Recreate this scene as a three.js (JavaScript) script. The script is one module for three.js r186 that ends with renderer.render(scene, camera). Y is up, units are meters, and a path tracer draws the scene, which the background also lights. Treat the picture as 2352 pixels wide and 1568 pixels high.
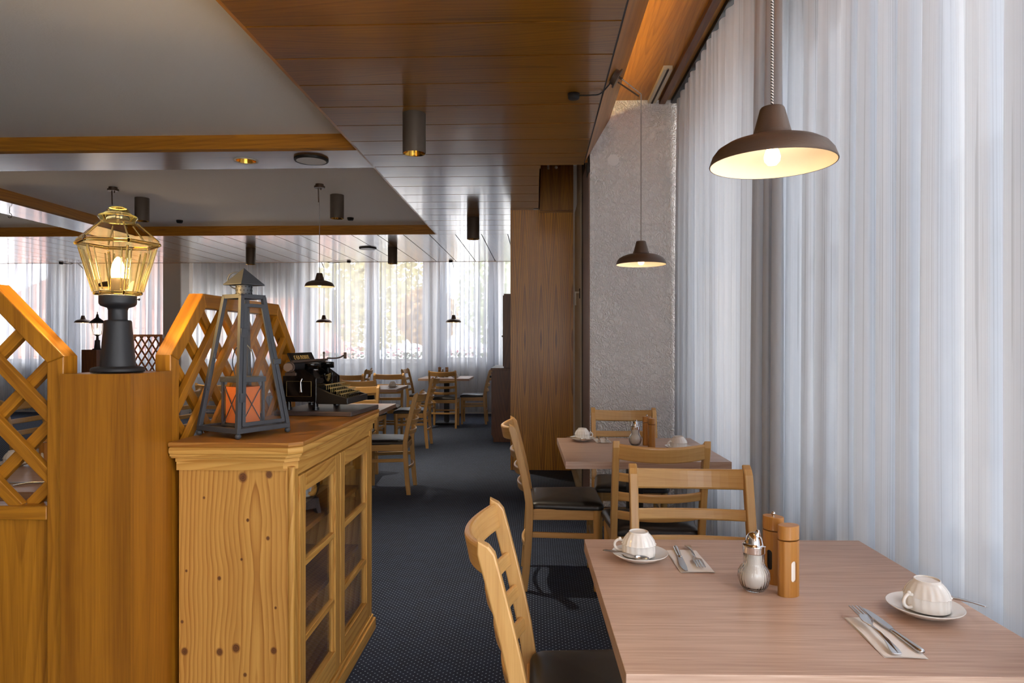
import * as THREE from 'three';
import { mergeGeometries, toCreasedNormals } from 'three/addons/utils/BufferGeometryUtils.js';
import { RoundedBoxGeometry } from 'three/addons/geometries/RoundedBoxGeometry.js';
import { RectAreaLightUniformsLib } from 'three/addons/lights/RectAreaLightUniformsLib.js';
import { FontLoader } from 'three/addons/loaders/FontLoader.js';
import { TextGeometry } from 'three/addons/geometries/TextGeometry.js';

RectAreaLightUniformsLib.init();
import { Brush, Evaluator, SUBTRACTION } from 'three-bvh-csg';
const scene = new THREE.Scene();
const renderer = new THREE.WebGLRenderer({ antialias: true });
renderer.toneMapping = THREE.LinearToneMapping;
renderer.toneMappingExposure = 1.48;
renderer.shadowMap.enabled = true;

// ---------------------------------------------------------------- camera: eye height 1.33 m, turned 2.1 degrees to the left
const camera = new THREE.PerspectiveCamera(2 * Math.atan(784 / 1542) * 180 / Math.PI, 1.5, 0.05, 200);
camera.position.set(0, 1.33, 0);
camera.rotation.y = Math.atan(56 / 1542);
scene.add(camera);

// ---------------------------------------------------------------- overcast sky (brighter towards the zenith, the same all round)
{
  const w = 8, h = 64, d = new Float32Array(w * h * 4);
  for (let j = 0; j < h; j++) {
    const el = Math.max(0, Math.sin(((j + 0.5) / h - 0.5) * Math.PI)), l = (1 + 2 * el) / 3 * 8.6;
    for (let i = 0; i < w; i++) d.set([l * 0.975, l * 0.99, l * 1.035, 1], (j * w + i) * 4);
  }
  const t = new THREE.DataTexture(d, w, h, THREE.RGBAFormat, THREE.FloatType);
  t.mapping = THREE.EquirectangularReflectionMapping; t.magFilter = THREE.LinearFilter; t.needsUpdate = true;
  scene.background = t;
}
const WARM = new THREE.Color(1.0, 0.72, 0.43);
const NEUTRAL = new THREE.Color(1.0, 0.85, 0.64);
const DOWNLIGHT = 9, PENDANT = 0.026, COVE = 15, POSTLAMP = 1.1;

// ---------------------------------------------------------------- helpers
let seed = 12345;
const rnd = () => { seed = (seed + 0x6D2B79F5) | 0; let t = Math.imul(seed ^ (seed >>> 15), 1 | seed); t = (t + Math.imul(t ^ (t >>> 7), 61 | t)) ^ t; return ((t ^ (t >>> 14)) >>> 0) / 4294967296; };
const rr = (a, b) => a + (b - a) * rnd();
const PI = Math.PI;
const names = new Map();
const numbered = (n) => { const k = names.get(n) || 0; names.set(n, k + 1); return k ? n + '_' + String(k).padStart(3, '0') : n; };
function shade(o) { o.traverse((m) => { if (m.isMesh) { m.castShadow = true; m.receiveShadow = true; } }); return o; }
function clean(g) {
  g = g.index ? g.toNonIndexed() : g;
  for (const k of Object.keys(g.attributes)) if (!['position', 'normal', 'uv'].includes(k)) g.deleteAttribute(k);
  if (!g.attributes.normal) g.computeVertexNormals();
  if (!g.attributes.uv) g.setAttribute('uv', new THREE.BufferAttribute(new Float32Array(g.attributes.position.count * 2), 2));
  g.clearGroups?.();
  return g;
}
const join = (list) => { list = list.flat(9).map(clean); return list.length === 1 ? list[0] : mergeGeometries(list); };
// uv in metres: v runs along the grain, u across it
function grain(g, axis = 'y', jitter = true) {
  g = clean(g);
  const p = g.attributes.position.array, n = g.attributes.normal.array, uv = g.attributes.uv.array;
  const a = 'xyz'.indexOf(axis), ou = jitter ? rr(0, 7) : 0, ov = jitter ? rr(0, 7) : 0;
  for (let f = 0; f < p.length / 9; f++) {
    let nx = 0, ny = 0, nz = 0;
    for (let k = 0; k < 3; k++) { nx += n[f * 9 + k * 3]; ny += n[f * 9 + k * 3 + 1]; nz += n[f * 9 + k * 3 + 2]; }
    const ab = [Math.abs(nx), Math.abs(ny), Math.abs(nz)];
    const d = ab[0] >= ab[1] && ab[0] >= ab[2] ? 0 : ab[1] >= ab[2] ? 1 : 2;
    const rest = [0, 1, 2].filter((k) => k !== d);
    let vi = rest.includes(a) ? a : rest[1], ui = rest.find((k) => k !== vi);
    for (let k = 0; k < 3; k++) {
      const at = f * 3 + k;
      uv[at * 2] = p[at * 3 + ui] + ou + d * 0.37; uv[at * 2 + 1] = p[at * 3 + vi] + ov;
    }
  }
  return g;
}
const M4 = (at = [0, 0, 0], rot = [0, 0, 0], sc = [1, 1, 1]) => new THREE.Matrix4().compose(new THREE.Vector3(...at), new THREE.Quaternion().setFromEuler(new THREE.Euler(...rot)), new THREE.Vector3(...sc));
const put = (g, at, rot, sc) => g.applyMatrix4(M4(at, rot, sc));
// box with rounded edges, centred at `at`
function box(w, h, d, at = [0, 0, 0], { r = 0.002, ax = 'y', rot, seg = 1, j = true } = {}) {
  const g = r > 0 ? new RoundedBoxGeometry(w, h, d, seg, Math.min(r, w / 2.01, h / 2.01, d / 2.01)) : new THREE.BoxGeometry(w, h, d);
  return put(grain(g, ax, j), at, rot);
}
// box given by its corners
const span = (x0, x1, y0, y1, z0, z1, o = {}) => box(Math.abs(x1 - x0), Math.abs(y1 - y0), Math.abs(z1 - z0), [(x0 + x1) / 2, (y0 + y1) / 2, (z0 + z1) / 2], { r: 0, ...o });
function cyl(r0, r1, h, at = [0, 0, 0], { n = 24, rot, open = false, ax = 'y' } = {}) { return put(grain(new THREE.CylinderGeometry(r1, r0, h, n, 1, open), ax), at, rot); }
const ball = (r, at, n = 16, sc) => put(clean(new THREE.SphereGeometry(r, n, Math.max(6, n >> 1))), at, undefined, sc);
const lathe = (pts, n = 32, at, rot) => put(clean(new THREE.LatheGeometry(pts.map((p) => new THREE.Vector2(...p)), n)), at, rot);
const tube = (pts, r, n = 8, seg) => clean(new THREE.TubeGeometry(new THREE.CatmullRomCurve3(pts.map((p) => new THREE.Vector3(...p)), false, 'catmullrom', 0.5), seg || pts.length * 6, r, n, false));
function rod(a, b, r, n = 8) {
  const A = new THREE.Vector3(...a), B = new THREE.Vector3(...b), g = new THREE.CylinderGeometry(r, r, A.distanceTo(B), n);
  g.applyQuaternion(new THREE.Quaternion().setFromUnitVectors(new THREE.Vector3(0, 1, 0), B.clone().sub(A).normalize()));
  const c = A.add(B).multiplyScalar(0.5); g.translate(c.x, c.y, c.z); return clean(g);
}
// square bar from a to b, w across (along `side`), t thick
function bar(a, b, w, t, side, { r = 0.002, over = 0 } = {}) {
  const A = new THREE.Vector3(...a), B = new THREE.Vector3(...b), Y = B.clone().sub(A), L = Y.length() + over; Y.normalize();
  const X = new THREE.Vector3(...side); X.addScaledVector(Y, -X.dot(Y)).normalize();
  const Z = new THREE.Vector3().crossVectors(X, Y), g = box(w, L, t, [0, 0, 0], { r, ax: 'y' });
  g.applyMatrix4(new THREE.Matrix4().makeBasis(X, Y, Z)); const c = A.add(B).multiplyScalar(0.5); g.translate(c.x, c.y, c.z); return g;
}
function extrude(pts, depth, { bevel = 0.003, ax = 'y', holes = [], seg = 2, curve = 10 } = {}) {
  const s = pts.isShape ? pts : new THREE.Shape(pts.map((p) => new THREE.Vector2(...p)));
  for (const h of holes) s.holes.push(new THREE.Path(h.map((p) => new THREE.Vector2(...p))));
  return grain(new THREE.ExtrudeGeometry(s, { depth, bevelEnabled: bevel > 0, bevelThickness: bevel, bevelSize: bevel, bevelOffset: -bevel, bevelSegments: seg, curveSegments: curve }), ax);
}
// one named mesh
function part(name, geos, mat, parent) {
  const m = new THREE.Mesh(Array.isArray(geos) ? join(geos) : geos, mat);
  m.name = parent && parent !== scene ? name : numbered(name);
  m.castShadow = m.receiveShadow = true; (parent || scene).add(m); return m;
}
function tag(o, label, category, group, kind) { o.userData.label = label; o.userData.category = category; if (group) o.userData.group = group; if (kind) o.userData.kind = kind; return o; }
function thing(name, label, category, at = [0, 0, 0], turn = 0, group) {
  const g = new THREE.Group(); g.name = numbered(name); g.position.set(...at); g.rotation.y = turn; scene.add(g); return tag(g, label, category, group);
}
function structure(name, label, category) { const g = new THREE.Group(); g.name = name; scene.add(g); tag(g, label, category, null, 'structure'); return g; }
function copy(o, at, turn, label, group) {
  const c = o.clone(); c.name = numbered(o.name.replace(/_\d{3}$/, '')); c.position.set(...at); c.rotation.y = turn; scene.add(c);
  c.userData = { ...o.userData, label }; if (group) c.userData.group = group; return c;
}

// ---------------------------------------------------------------- procedural textures
const hash = (x, y, s) => { let h = Math.imul(x, 374761393) + Math.imul(y, 668265263) + Math.imul(s, 2147483647 ^ 1274126177); h = Math.imul(h ^ (h >>> 13), 1274126177); return ((h ^ (h >>> 16)) >>> 0) / 4294967296; };
function vn(x, y, s, px = 1e9, py = 1e9) {
  const x0 = Math.floor(x), y0 = Math.floor(y), fx = x - x0, fy = y - y0, u = fx * fx * (3 - 2 * fx), v = fy * fy * (3 - 2 * fy);
  const m = (a, p) => ((a % p) + p) % p, a = m(x0, px), b = m(x0 + 1, px), c = m(y0, py), d = m(y0 + 1, py);
  return (hash(a, c, s) * (1 - u) + hash(b, c, s) * u) * (1 - v) + (hash(a, d, s) * (1 - u) + hash(b, d, s) * u) * v;
}
const mix = (a, b, t) => a + (b - a) * t, clamp = (x) => Math.min(1, Math.max(0, x));
function texture(w, h, fn, { srgb = true, size = [1, 1], mirror = false } = {}) {
  const d = new Uint8Array(w * h * 4);
  for (let j = 0; j < h; j++) for (let i = 0; i < w; i++) {
    const c = fn((i + 0.5) / w, (j + 0.5) / h), k = (j * w + i) * 4;
    if (typeof c === 'number') d[k] = d[k + 1] = d[k + 2] = clamp(c) * 255; else { d[k] = clamp(c[0]) * 255; d[k + 1] = clamp(c[1]) * 255; d[k + 2] = clamp(c[2]) * 255; }
    d[k + 3] = 255;
  }
  const t = new THREE.DataTexture(d, w, h); t.wrapS = t.wrapT = mirror ? THREE.MirroredRepeatWrapping : THREE.RepeatWrapping;
  t.magFilter = THREE.LinearFilter; t.minFilter = THREE.LinearMipmapLinearFilter; t.generateMipmaps = true;
  if (srgb) t.colorSpace = THREE.SRGBColorSpace; t.repeat.set(1 / size[0], 1 / size[1]); t.needsUpdate = true; return t;
}
// flat-sawn timber: rings around a wandering pith, fibres, slow tone patches; colours as sRGB 0..1
function wood({ s, w = 512, h = 1024, size = [0.5, 2], dark, light, rings = 12, side = 0.5, slope = 3.2, wander = 0.25, line = 0.55, fibre = 0.35, patch = 0.3, knots = [] }) {
  return texture(w, h, (u, v) => {
    let U = u * size[0], V = v * size[1];
    let kd = 0, kring = 0;
    for (const [kx, ky, kr] of knots) {
      const dx = (U - kx) / kr, dy = (V - ky) / (kr * 1.15), r = Math.hypot(dx, dy), pull = Math.exp(-(dx * dx * 0.35 + dy * dy * 0.05));
      U -= Math.tanh(dx) * kr * 0.7 * pull;
      if (r < 1.2) { kd = Math.max(kd, clamp((1.2 - r) * 1.8)); kring = 0.5 + 0.5 * Math.sin(r * 14 + 3 * vn(u * 90, v * 90, s)); }
    }
    const c = size[0] * (side + wander * (vn(v * 2, 0.5, s + 1, 2, 1) - 0.5)), wob = 0.05 * (vn(v * 5, u * 2, s + 2, 5, 9) - 0.5) + 0.012 * (vn(v * 17, u * 3, s + 3, 17, 9) - 0.5);
    const dist = (Math.hypot(U - c, 0.012) / size[0]) * (1 + 0.25 * (vn(u * 3.1, 4.5, s + 9) - 0.5));
    const ph = (dist + wob) * rings + slope * V + 0.25 * (vn(u * 7, v * 9, s + 4) - 0.5) + 40, f = ph - Math.floor(ph), tone = 0.35 + 0.65 * hash(Math.floor(ph), 3, s);
    let late = Math.pow(f, 2.2) * tone; if (f > 0.9) late *= (1 - f) / 0.1;
    const fib = vn(u * w * 0.45, v * 16 * size[1], s + 5) * 0.55 + vn(u * w * 0.13, v * 6 * size[1], s + 6) * 0.45;
    const pt = vn(u * 6, v * 2, s + 7) * 0.6 + vn(u * 19, v * 3, s + 8) * 0.4;
    const k = clamp(0.28 + line * late + fibre * (fib - 0.5) + patch * (pt - 0.5));
    const o = [0, 1, 2].map((n) => mix(light[n], dark[n], k));
    return kd > 0 ? o.map((q, n) => mix(q, [0.36, 0.2, 0.08][n] * (0.8 + 0.4 * kring), kd * 0.85)) : o;
  }, { size, mirror: true });
}
const hexrgb = (s) => [1, 3, 5].map((k) => parseInt(s.slice(k, k + 2), 16) / 255);
const std = (o) => new THREE.MeshStandardMaterial(o), phy = (o) => new THREE.MeshPhysicalMaterial(o);
const T = {
  honey: wood({ s: 11, dark: hexrgb('#7c4808'), light: hexrgb('#bd7f20'), rings: 11, line: 0.5, fibre: 0.45, patch: 0.55, slope: 2.6, size: [0.3, 2.2] }),
  honeyFine: wood({ s: 31, dark: hexrgb('#6e3e06'), light: hexrgb('#b0731a'), rings: 15, side: -0.25, slope: 0.5, line: 0.28, patch: 0.75, size: [0.32, 2.2], fibre: 0.4 }),
  ceiling: wood({ s: 57, w: 512, h: 2048, dark: hexrgb('#623a0c'), light: hexrgb('#9c681e'), rings: 12, line: 0.55, size: [0.34, 2.6], slope: 1.6, wander: 0.8, fibre: 0.45 }),
  veneer: wood({ s: 211, dark: hexrgb('#9c5e04'), light: hexrgb('#eca62a'), rings: 8, line: 0.95, slope: 2.4, wander: 0.12, size: [0.162, 2.2], fibre: 0.4, patch: 0.4 }),
  walnut: wood({ s: 71, dark: hexrgb('#4a2610'), light: hexrgb('#7d481c'), rings: 10, size: [0.4, 2] }),
  beech: wood({ s: 91, dark: hexrgb('#b17f40'), light: hexrgb('#daae6c'), rings: 10, line: 0.28, side: -0.2, slope: 0.6, fibre: 0.4, patch: 0.3, size: [0.2, 1] }),
  pine: wood({ s: 113, dark: hexrgb('#a87026'), light: hexrgb('#dfb060'), rings: 14, side: -0.3, slope: 0.8, line: 0.75, fibre: 0.3, size: [0.4, 1.6] }),
  oak: wood({ s: 131, w: 1024, h: 1024, dark: hexrgb('#9c7a66'), light: hexrgb('#cdb19e'), rings: 14, slope: 2, line: 0.28, fibre: 0.75, patch: 0.35, size: [0.8, 1.6] }),
  slate: wood({ s: 151, w: 256, h: 512, dark: hexrgb('#1f1817'), light: hexrgb('#5a4c48'), rings: 12, line: 0.6, fibre: 0.6, size: [0.35, 1] }),
};
// bare pine board of the cabinet end, with its knots where they are
T.pineEnd = wood({ s: 171, w: 512, h: 1024, dark: hexrgb('#9c6222'), light: hexrgb('#dca855'), rings: 24, side: 0.72, slope: 1.1, line: 0.85, wander: 0.1, fibre: 0.25, patch: 0.2, size: [0.37, 0.95],
  knots: [[0.209, 0.905, 0.014], [0.295, 0.914, 0.011], [0.082, 0.84, 0.004], [0.225, 0.771, 0.005], [0.291, 0.715, 0.006], [0.205, 0.648, 0.004], [0.024, 0.61, 0.004], [0.132, 0.588, 0.006], [0.316, 0.498, 0.004], [0.01, 0.45, 0.005],
    [0.018, 0.357, 0.011], [0.133, 0.357, 0.011], [0.187, 0.37, 0.013], [0.31, 0.364, 0.01], [0.216, 0.287, 0.006], [0.11, 0.2, 0.01], [0.25, 0.12, 0.011]] });
T.pineEnd.wrapS = T.pineEnd.wrapT = THREE.RepeatWrapping;
T.carpet = texture(1024, 1024, (u, v) => {
  const N = 16, fu = u * N, fv = v * N; let dot = 0;
  for (const [ox, oy] of [[0.5, 0.25], [0, 0.75], [1, 0.75]]) { const dx = (fu % 1) - ox, dy = (fv % 1) - oy; dot = Math.max(dot, clamp(1.7 - Math.hypot(dx * 1, dy * 1) / 0.085)); }
  const n = vn(u * 256, v * 256, 3, 256, 256), m = vn(u * 12, v * 12, 5, 12, 12), b = 0.72 + 0.36 * n + 0.14 * (m - 0.5);
  return [mix(0.150 * b, 0.66, dot), mix(0.196 * b, 0.72, dot), mix(0.290 * b, 0.80, dot)];
}, { size: [0.46, 0.46] });
T.carpetBump = texture(256, 256, (u, v) => vn(u * 128, v * 128, 8, 128, 128), { srgb: false, size: [0.12, 0.12] });
T.stucco = texture(1024, 1024, (u, v) => {
  const wx = vn(u * 40, v * 40, 21, 40, 40) * 1.6, wy = vn(u * 40, v * 40, 22, 40, 40) * 1.6;
  const a = vn(u * 105 + wx * 1.7, v * 80 + wy * 1.7, 23), b = vn(u * 190 + wy, v * 150 + wx, 24), r = 1 - Math.abs(2 * a - 1);
  return clamp(0.62 * r * r + 0.28 * b + 0.12 * vn(u * 400, v * 400, 25));
}, { srgb: false, size: [1.1, 1.1], mirror: true });
T.plaster = texture(512, 512, (u, v) => 0.6 * vn(u * 120, v * 120, 41, 120, 120) + 0.4 * vn(u * 40, v * 40, 42, 40, 40), { srgb: false, size: [0.8, 0.8] });
T.sheer = texture(2048, 64, (u, v) => { const a = vn(u * 700, v * 2, 61, 700, 2), b = vn(u * 160, v * 2, 62, 160, 2); const l = 0.95 - 0.12 * Math.pow(a, 6) - 0.09 * (b > 0.88 ? 1 : 0); return [l * 0.985, l * 0.992, l]; }, { size: [1.3, 1] });
T.rustbrush = texture(256, 256, (u, v) => 0.5 + 0.5 * (vn(u * 30, v * 90, 71, 30, 90) - 0.5) + 0.3 * (vn(u * 9, v * 9, 72, 9, 9) - 0.5), { srgb: false, size: [0.2, 0.2] });
T.cord = texture(64, 64, (u, v) => { const k = ((u * 2 + v * 4) % 1) < 0.42 ? 1 : 0; return k ? [0.1, 0.09, 0.1] : [0.86, 0.84, 0.83]; }, {});

const MAT = {
  honey: phy({ map: T.honey, roughness: 0.42, clearcoat: 0.25, clearcoatRoughness: 0.22 }),
  honeyFine: phy({ map: T.honeyFine, roughness: 0.42, clearcoat: 0.25, clearcoatRoughness: 0.22 }),
  plank: phy({ map: T.ceiling, roughness: 0.3, clearcoat: 1, clearcoatRoughness: 0.11 }),
  walnut: phy({ map: T.walnut, roughness: 0.4, clearcoat: 0.2, clearcoatRoughness: 0.25 }),
  beech: phy({ map: T.beech, roughness: 0.38, clearcoat: 0.3, clearcoatRoughness: 0.2 }),
  pine: std({ map: T.pine, roughness: 0.5 }),
  pineEnd: std({ map: T.pineEnd, roughness: 0.5 }),
  pineTop: std({ map: T.pine, color: '#d0bca6', roughness: 0.4 }),
  oak: std({ map: T.oak, roughness: 0.36 }),
  slate: std({ map: T.slate, roughness: 0.42 }),
  carpet: std({ map: T.carpet, roughness: 0.95, bumpMap: T.carpetBump, bumpScale: 0.002 }),
  cover: std({ color: '#eceae9', roughness: 0.7 }),
  veneer: phy({ map: T.veneer, roughness: 0.42, clearcoat: 0.25, clearcoatRoughness: 0.22 }),
  stucco: std({ color: '#f0eeed', roughness: 0.9, bumpMap: T.stucco, bumpScale: 0.014 }),
  plaster: std({ color: '#f2f0ed', roughness: 0.85, bumpMap: T.plaster, bumpScale: 0.0008 }),
  wallpaint: std({ color: '#e2dcd4', roughness: 0.85, bumpMap: T.plaster, bumpScale: 0.0008 }),
  sheerFar: phy({ map: T.sheer, color: '#fbfcff', roughness: 0.64, transmission: 0.66, thickness: 0, side: THREE.DoubleSide, specularIntensity: 0.2, ior: 1.3 }),
  sheer: phy({ map: T.sheer, color: '#dde0e5', roughness: 0.95, transmission: 0.29, thickness: 0, side: THREE.DoubleSide, specularIntensity: 0.2, ior: 1.3 }),
  glass: phy({ color: '#ffffff', roughness: 0.0, transmission: 1, thickness: 0, ior: 1.5 }),
  solidGlass: phy({ color: '#ffffff', roughness: 0.02, transmission: 1, thickness: 0.01, ior: 1.5 }),
  amberGlass: phy({ color: '#ffffff', roughness: 0.01, transmission: 1, thickness: 0.006, ior: 1.48, attenuationColor: new THREE.Color('#ffe680'), attenuationDistance: 0.025 }),
  amberCap: phy({ color: '#ffffff', roughness: 0.01, transmission: 1, thickness: 0.03, ior: 1.48, attenuationColor: new THREE.Color('#fff0b0'), attenuationDistance: 0.07 }),
  amberThin: phy({ color: '#ffeebf', roughness: 0.0, transmission: 1, thickness: 0, ior: 1.6 }),
  whiteFrame: std({ color: '#d9d7d3', roughness: 0.5 }),
  beige: std({ color: '#c9bda6', roughness: 0.45 }),
  taupe: std({ color: '#86695c', roughness: 0.5 }),
  darkGap: std({ color: '#3b3432', roughness: 0.7 }),
  blackMetal: std({ color: '#2c2d30', roughness: 0.5, metalness: 0.3 }),
  ironGrey: std({ color: '#46494e', roughness: 0.55, metalness: 0.35 }),
  bronze: std({ color: '#5e4d42', roughness: 0.42, metalness: 0.4, bumpMap: T.rustbrush, bumpScale: 0.0004 }),
  canister: std({ color: '#635950', roughness: 0.5, metalness: 0.35 }),
  gold: std({ color: '#d9a648', roughness: 0.16, metalness: 1 }),
  chrome: std({ color: '#e8e8ea', roughness: 0.08, metalness: 1 }),
  steel: std({ color: '#cfd0d2', roughness: 0.2, metalness: 1 }),
  brass: std({ color: '#a98f58', roughness: 0.35, metalness: 0.9 }),
  lampInside: std({ color: '#f2ead8', roughness: 0.5 }),
  leather: phy({ color: '#1f1c1c', roughness: 0.42, clearcoat: 0.15, clearcoatRoughness: 0.4 }),
  porcelain: phy({ color: '#eceae6', roughness: 0.18, clearcoat: 0.6, clearcoatRoughness: 0.06 }),
  napkin: std({ color: '#ece7e2', roughness: 0.9 }),
  sugar: std({ color: '#f1ede6', roughness: 0.95 }),
  goldPaint: std({ color: '#d8b065', roughness: 0.45, metalness: 0.2 }),
  bamboo: phy({ map: T.beech, color: '#dcc498', roughness: 0.4, clearcoat: 0.2 }),
  typewriter: phy({ color: '#070606', roughness: 0.14, specularIntensity: 0.7 }),
  blackMatte: std({ color: '#0b0a0a', roughness: 0.32 }),
  rubber: std({ color: '#17171a', roughness: 0.6 }),
  orangeCloth: phy({ color: '#c8682b', roughness: 0.8 }),
  cord: std({ map: T.cord, roughness: 0.8 }),
  blackCable: std({ color: '#161514', roughness: 0.5 }),
  cream: std({ color: '#e9e1cf', roughness: 0.6 }),
};
const glow = (c, k) => std({ color: '#ffffff', emissive: new THREE.Color(c), emissiveIntensity: k, roughness: 0.6 });
MAT.bulb = glow('#ffc890', 5); MAT.flame = glow('#ffcf86', 22); MAT.tubeGlow = glow('#ffc478', 4); MAT.spotGlow = glow('#ffcf86', 8);

// ================================================================ the room
const HC = 2.69, HW = 2.81, HR = 3.165;            // timber ceiling, plaster ceiling, curtain recess
const XR = 0.365, XL = -1.26;                      // right and left edge of the timber band
const ZB = 3.4, ZF = -12.35, XW = 1.36, XFAR = -11;  // back wall, window wall behind the far curtains, window wall on the right, far left wall
{
  const f = structure('floor', 'dark blue carpet woven with small pale dots', 'carpet');
  const g = grain(new THREE.BoxGeometry(XW + 0.2 - XFAR + 0.2, 0.12, ZB - ZF + 0.4), 'z', false); put(g, [(XW + XFAR) / 2, -0.06, (ZB + ZF) / 2]);
  part('carpet', g, MAT.carpet, f);
}
// ---- ceiling: planks, beams, plaster
{
  const c = structure('ceiling', 'glossy honey timber plank ceiling framing recessed white plaster panels', 'ceiling');
  const gap = 0.011, t = 0.02;
  part('backing_board', span(XL, 0.02, HC + 0.024, HC + 0.03, ZB, -8.5), MAT.darkGap, c); part('backing_board', span(XFAR, -0.03, HC + 0.024, HC + 0.03, -8.5, -11.36), MAT.darkGap, c);
  for (let k = -19; k < 17; k++) {                 // planks across the band along the windows, one third of a metre wide
    const z0 = -2.86 - 0.333 * k, z1 = Math.max(-8.5, z0 - 0.333); if (z0 < -8.45) break; if (z0 > ZB + 0.3) continue;
    const xr = z1 < -5.3 ? 0.034 : XR;
    if (z1 < -6.9 && z0 > -12) { part('plank', span(XL, -0.03, HC, HC + t, z0 - gap / 2, z1 + gap / 2, { ax: 'x' }), MAT.plank, c); continue; }
    part('plank', span(XL, xr, HC, HC + t, z0 - gap / 2, z1 + gap / 2, { ax: 'x' }), MAT.plank, c);
  }
  for (let k = 0; k < 33; k++) {                   // planks of the far field run towards the far windows
    const x1 = -0.03 - 0.333 * k, x0 = x1 - 0.333; if (x0 < XFAR - 0.2) break;
    part('plank', span(x0 + gap / 2, x1 - gap / 2, HC, HC + t, -8.5, -11.38, { ax: 'z' }), MAT.plank, c);
  }
  for (const [z0, z1] of [[-4.735, -5.215]]) {     // cross beam
    for (let x = XL; x > XFAR; x -= 2.6) {
      if (x < XL) { part('beam', span(x - 2.6, x, HC, HC + t, z0, z1, { ax: 'x' }), MAT.plank, c); continue; }
      const s = new THREE.Shape([[x - 2.6, -z0], [x, -z0], [x, -z1], [x - 2.6, -z1]].map((p) => new THREE.Vector2(...p))), h = new THREE.Path(); h.absarc(-2.184, 4.977, 0.076, 0, 2 * PI, true); s.holes.push(h);
      const g = new THREE.ExtrudeGeometry(s, { depth: t, bevelEnabled: false, curveSegments: 32 }); g.rotateX(-PI / 2); g.translate(0, HC, 0); part('beam', grain(g, 'x'), MAT.plank, c);
    }
    part('beam_face', span(XFAR, XL, HC + t, HW, z0, z0 - 0.02, { ax: 'x' }), MAT.honey, c);
    part('beam_face', span(XFAR, XL, HC + t, HW, z1 + 0.02, z1, { ax: 'x' }), MAT.honey, c);
  }
  part('beam', span(-5.67, -5.17, HC, HC + t, -5.215, -8.5, { ax: 'z' }), MAT.plank, c);
  part('beam_face', span(-5.19, -5.17, HC + t, HW, -5.215, -8.5, { ax: 'z' }), MAT.honey, c);
  part('beam_face', span(-5.67, -5.65, HC + t, HW, -5.215, -8.5, { ax: 'z' }), MAT.honey, c);
  part('beam_face', span(XFAR, XL + 0.02, HC, HW, -8.5, -8.48, { ax: 'x' }), MAT.honey, c);
  part('fascia', span(XL - 0.018, XL, HC, HW, ZB, -8.49, { ax: 'z' }), MAT.honey, c);
  part('plaster_panel', span(XFAR, XL, HW, HW + 0.06, ZB, -8.5), MAT.plaster, c);
  part('ceiling_slab', span(XFAR - 0.2, XR - 0.14, HC + 0.14, HC + 0.2, -8.4, -11.3), MAT.plaster, c);
  // slanted board that hides the cove light, and the recess above the curtains on the right
  const b = new THREE.Vector2(0.557 - XR, 3.02 - HC), L = b.length(), a = Math.atan2(b.y, b.x);
  const bd = box(L, 0.02, ZB + 5.14, [0, 0, 0], { r: 0, ax: 'z' }); put(bd, [(XR + 0.557) / 2 - 0.008, (HC + 3.02) / 2 + 0.006, (ZB - 5.14) / 2], [0, 0, a]);
  part('cove_board', bd, MAT.honeyFine, c);
  part('recess_back', span(XR - 0.18, XR - 0.16, HC + 0.022, HR, ZB, -5.2, { ax: 'z' }), MAT.honey, c);
  part('recess_ceiling', span(XR - 0.18, XW, HR, HR + 0.03, ZB, -5.2, { ax: 'z' }), MAT.honey, c);
  part('slot_line', span(XR - 0.004, XR + 0.004, HC - 0.001, HC + 0.012, ZB, -5.14), MAT.darkGap, c);
  // notch in front of the timber pier
  part('notch_fascia', span(0.022, 0.034, HC, HR, -5.28, -6.93, { ax: 'z' }), MAT.honey, c);
  part('notch_front', span(0.034, 0.41, HC + 0.02, HR, -5.19, -5.21, { ax: 'x' }), MAT.honey, c);
  part('notch_ceiling', span(0.02, 0.42, HR, HR + 0.03, -5.2, -6.95, { ax: 'z' }), MAT.honey, c);
  // recess above the far curtains
  const fb = box(0.02, L, -0.03 - XFAR, [0, 0, 0], { r: 0, ax: 'z' }); fb.rotateY(PI / 2);
  put(fb, [(XFAR - 0.03) / 2, (HC + 3.02) / 2, -11.38 - b.x / 2], [-(PI / 2 - a), 0, 0]);
  part('cove_board', fb, MAT.honeyFine, c);
  part('recess_ceiling', span(XFAR, 0.0, HR, HR + 0.03, -11.2, ZF, { ax: 'x' }), MAT.honey, c);
  part('recess_back', span(XFAR, 0.0, HC + 0.022, HR, -11.18, -11.2, { ax: 'x' }), MAT.honey, c);
}
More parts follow.
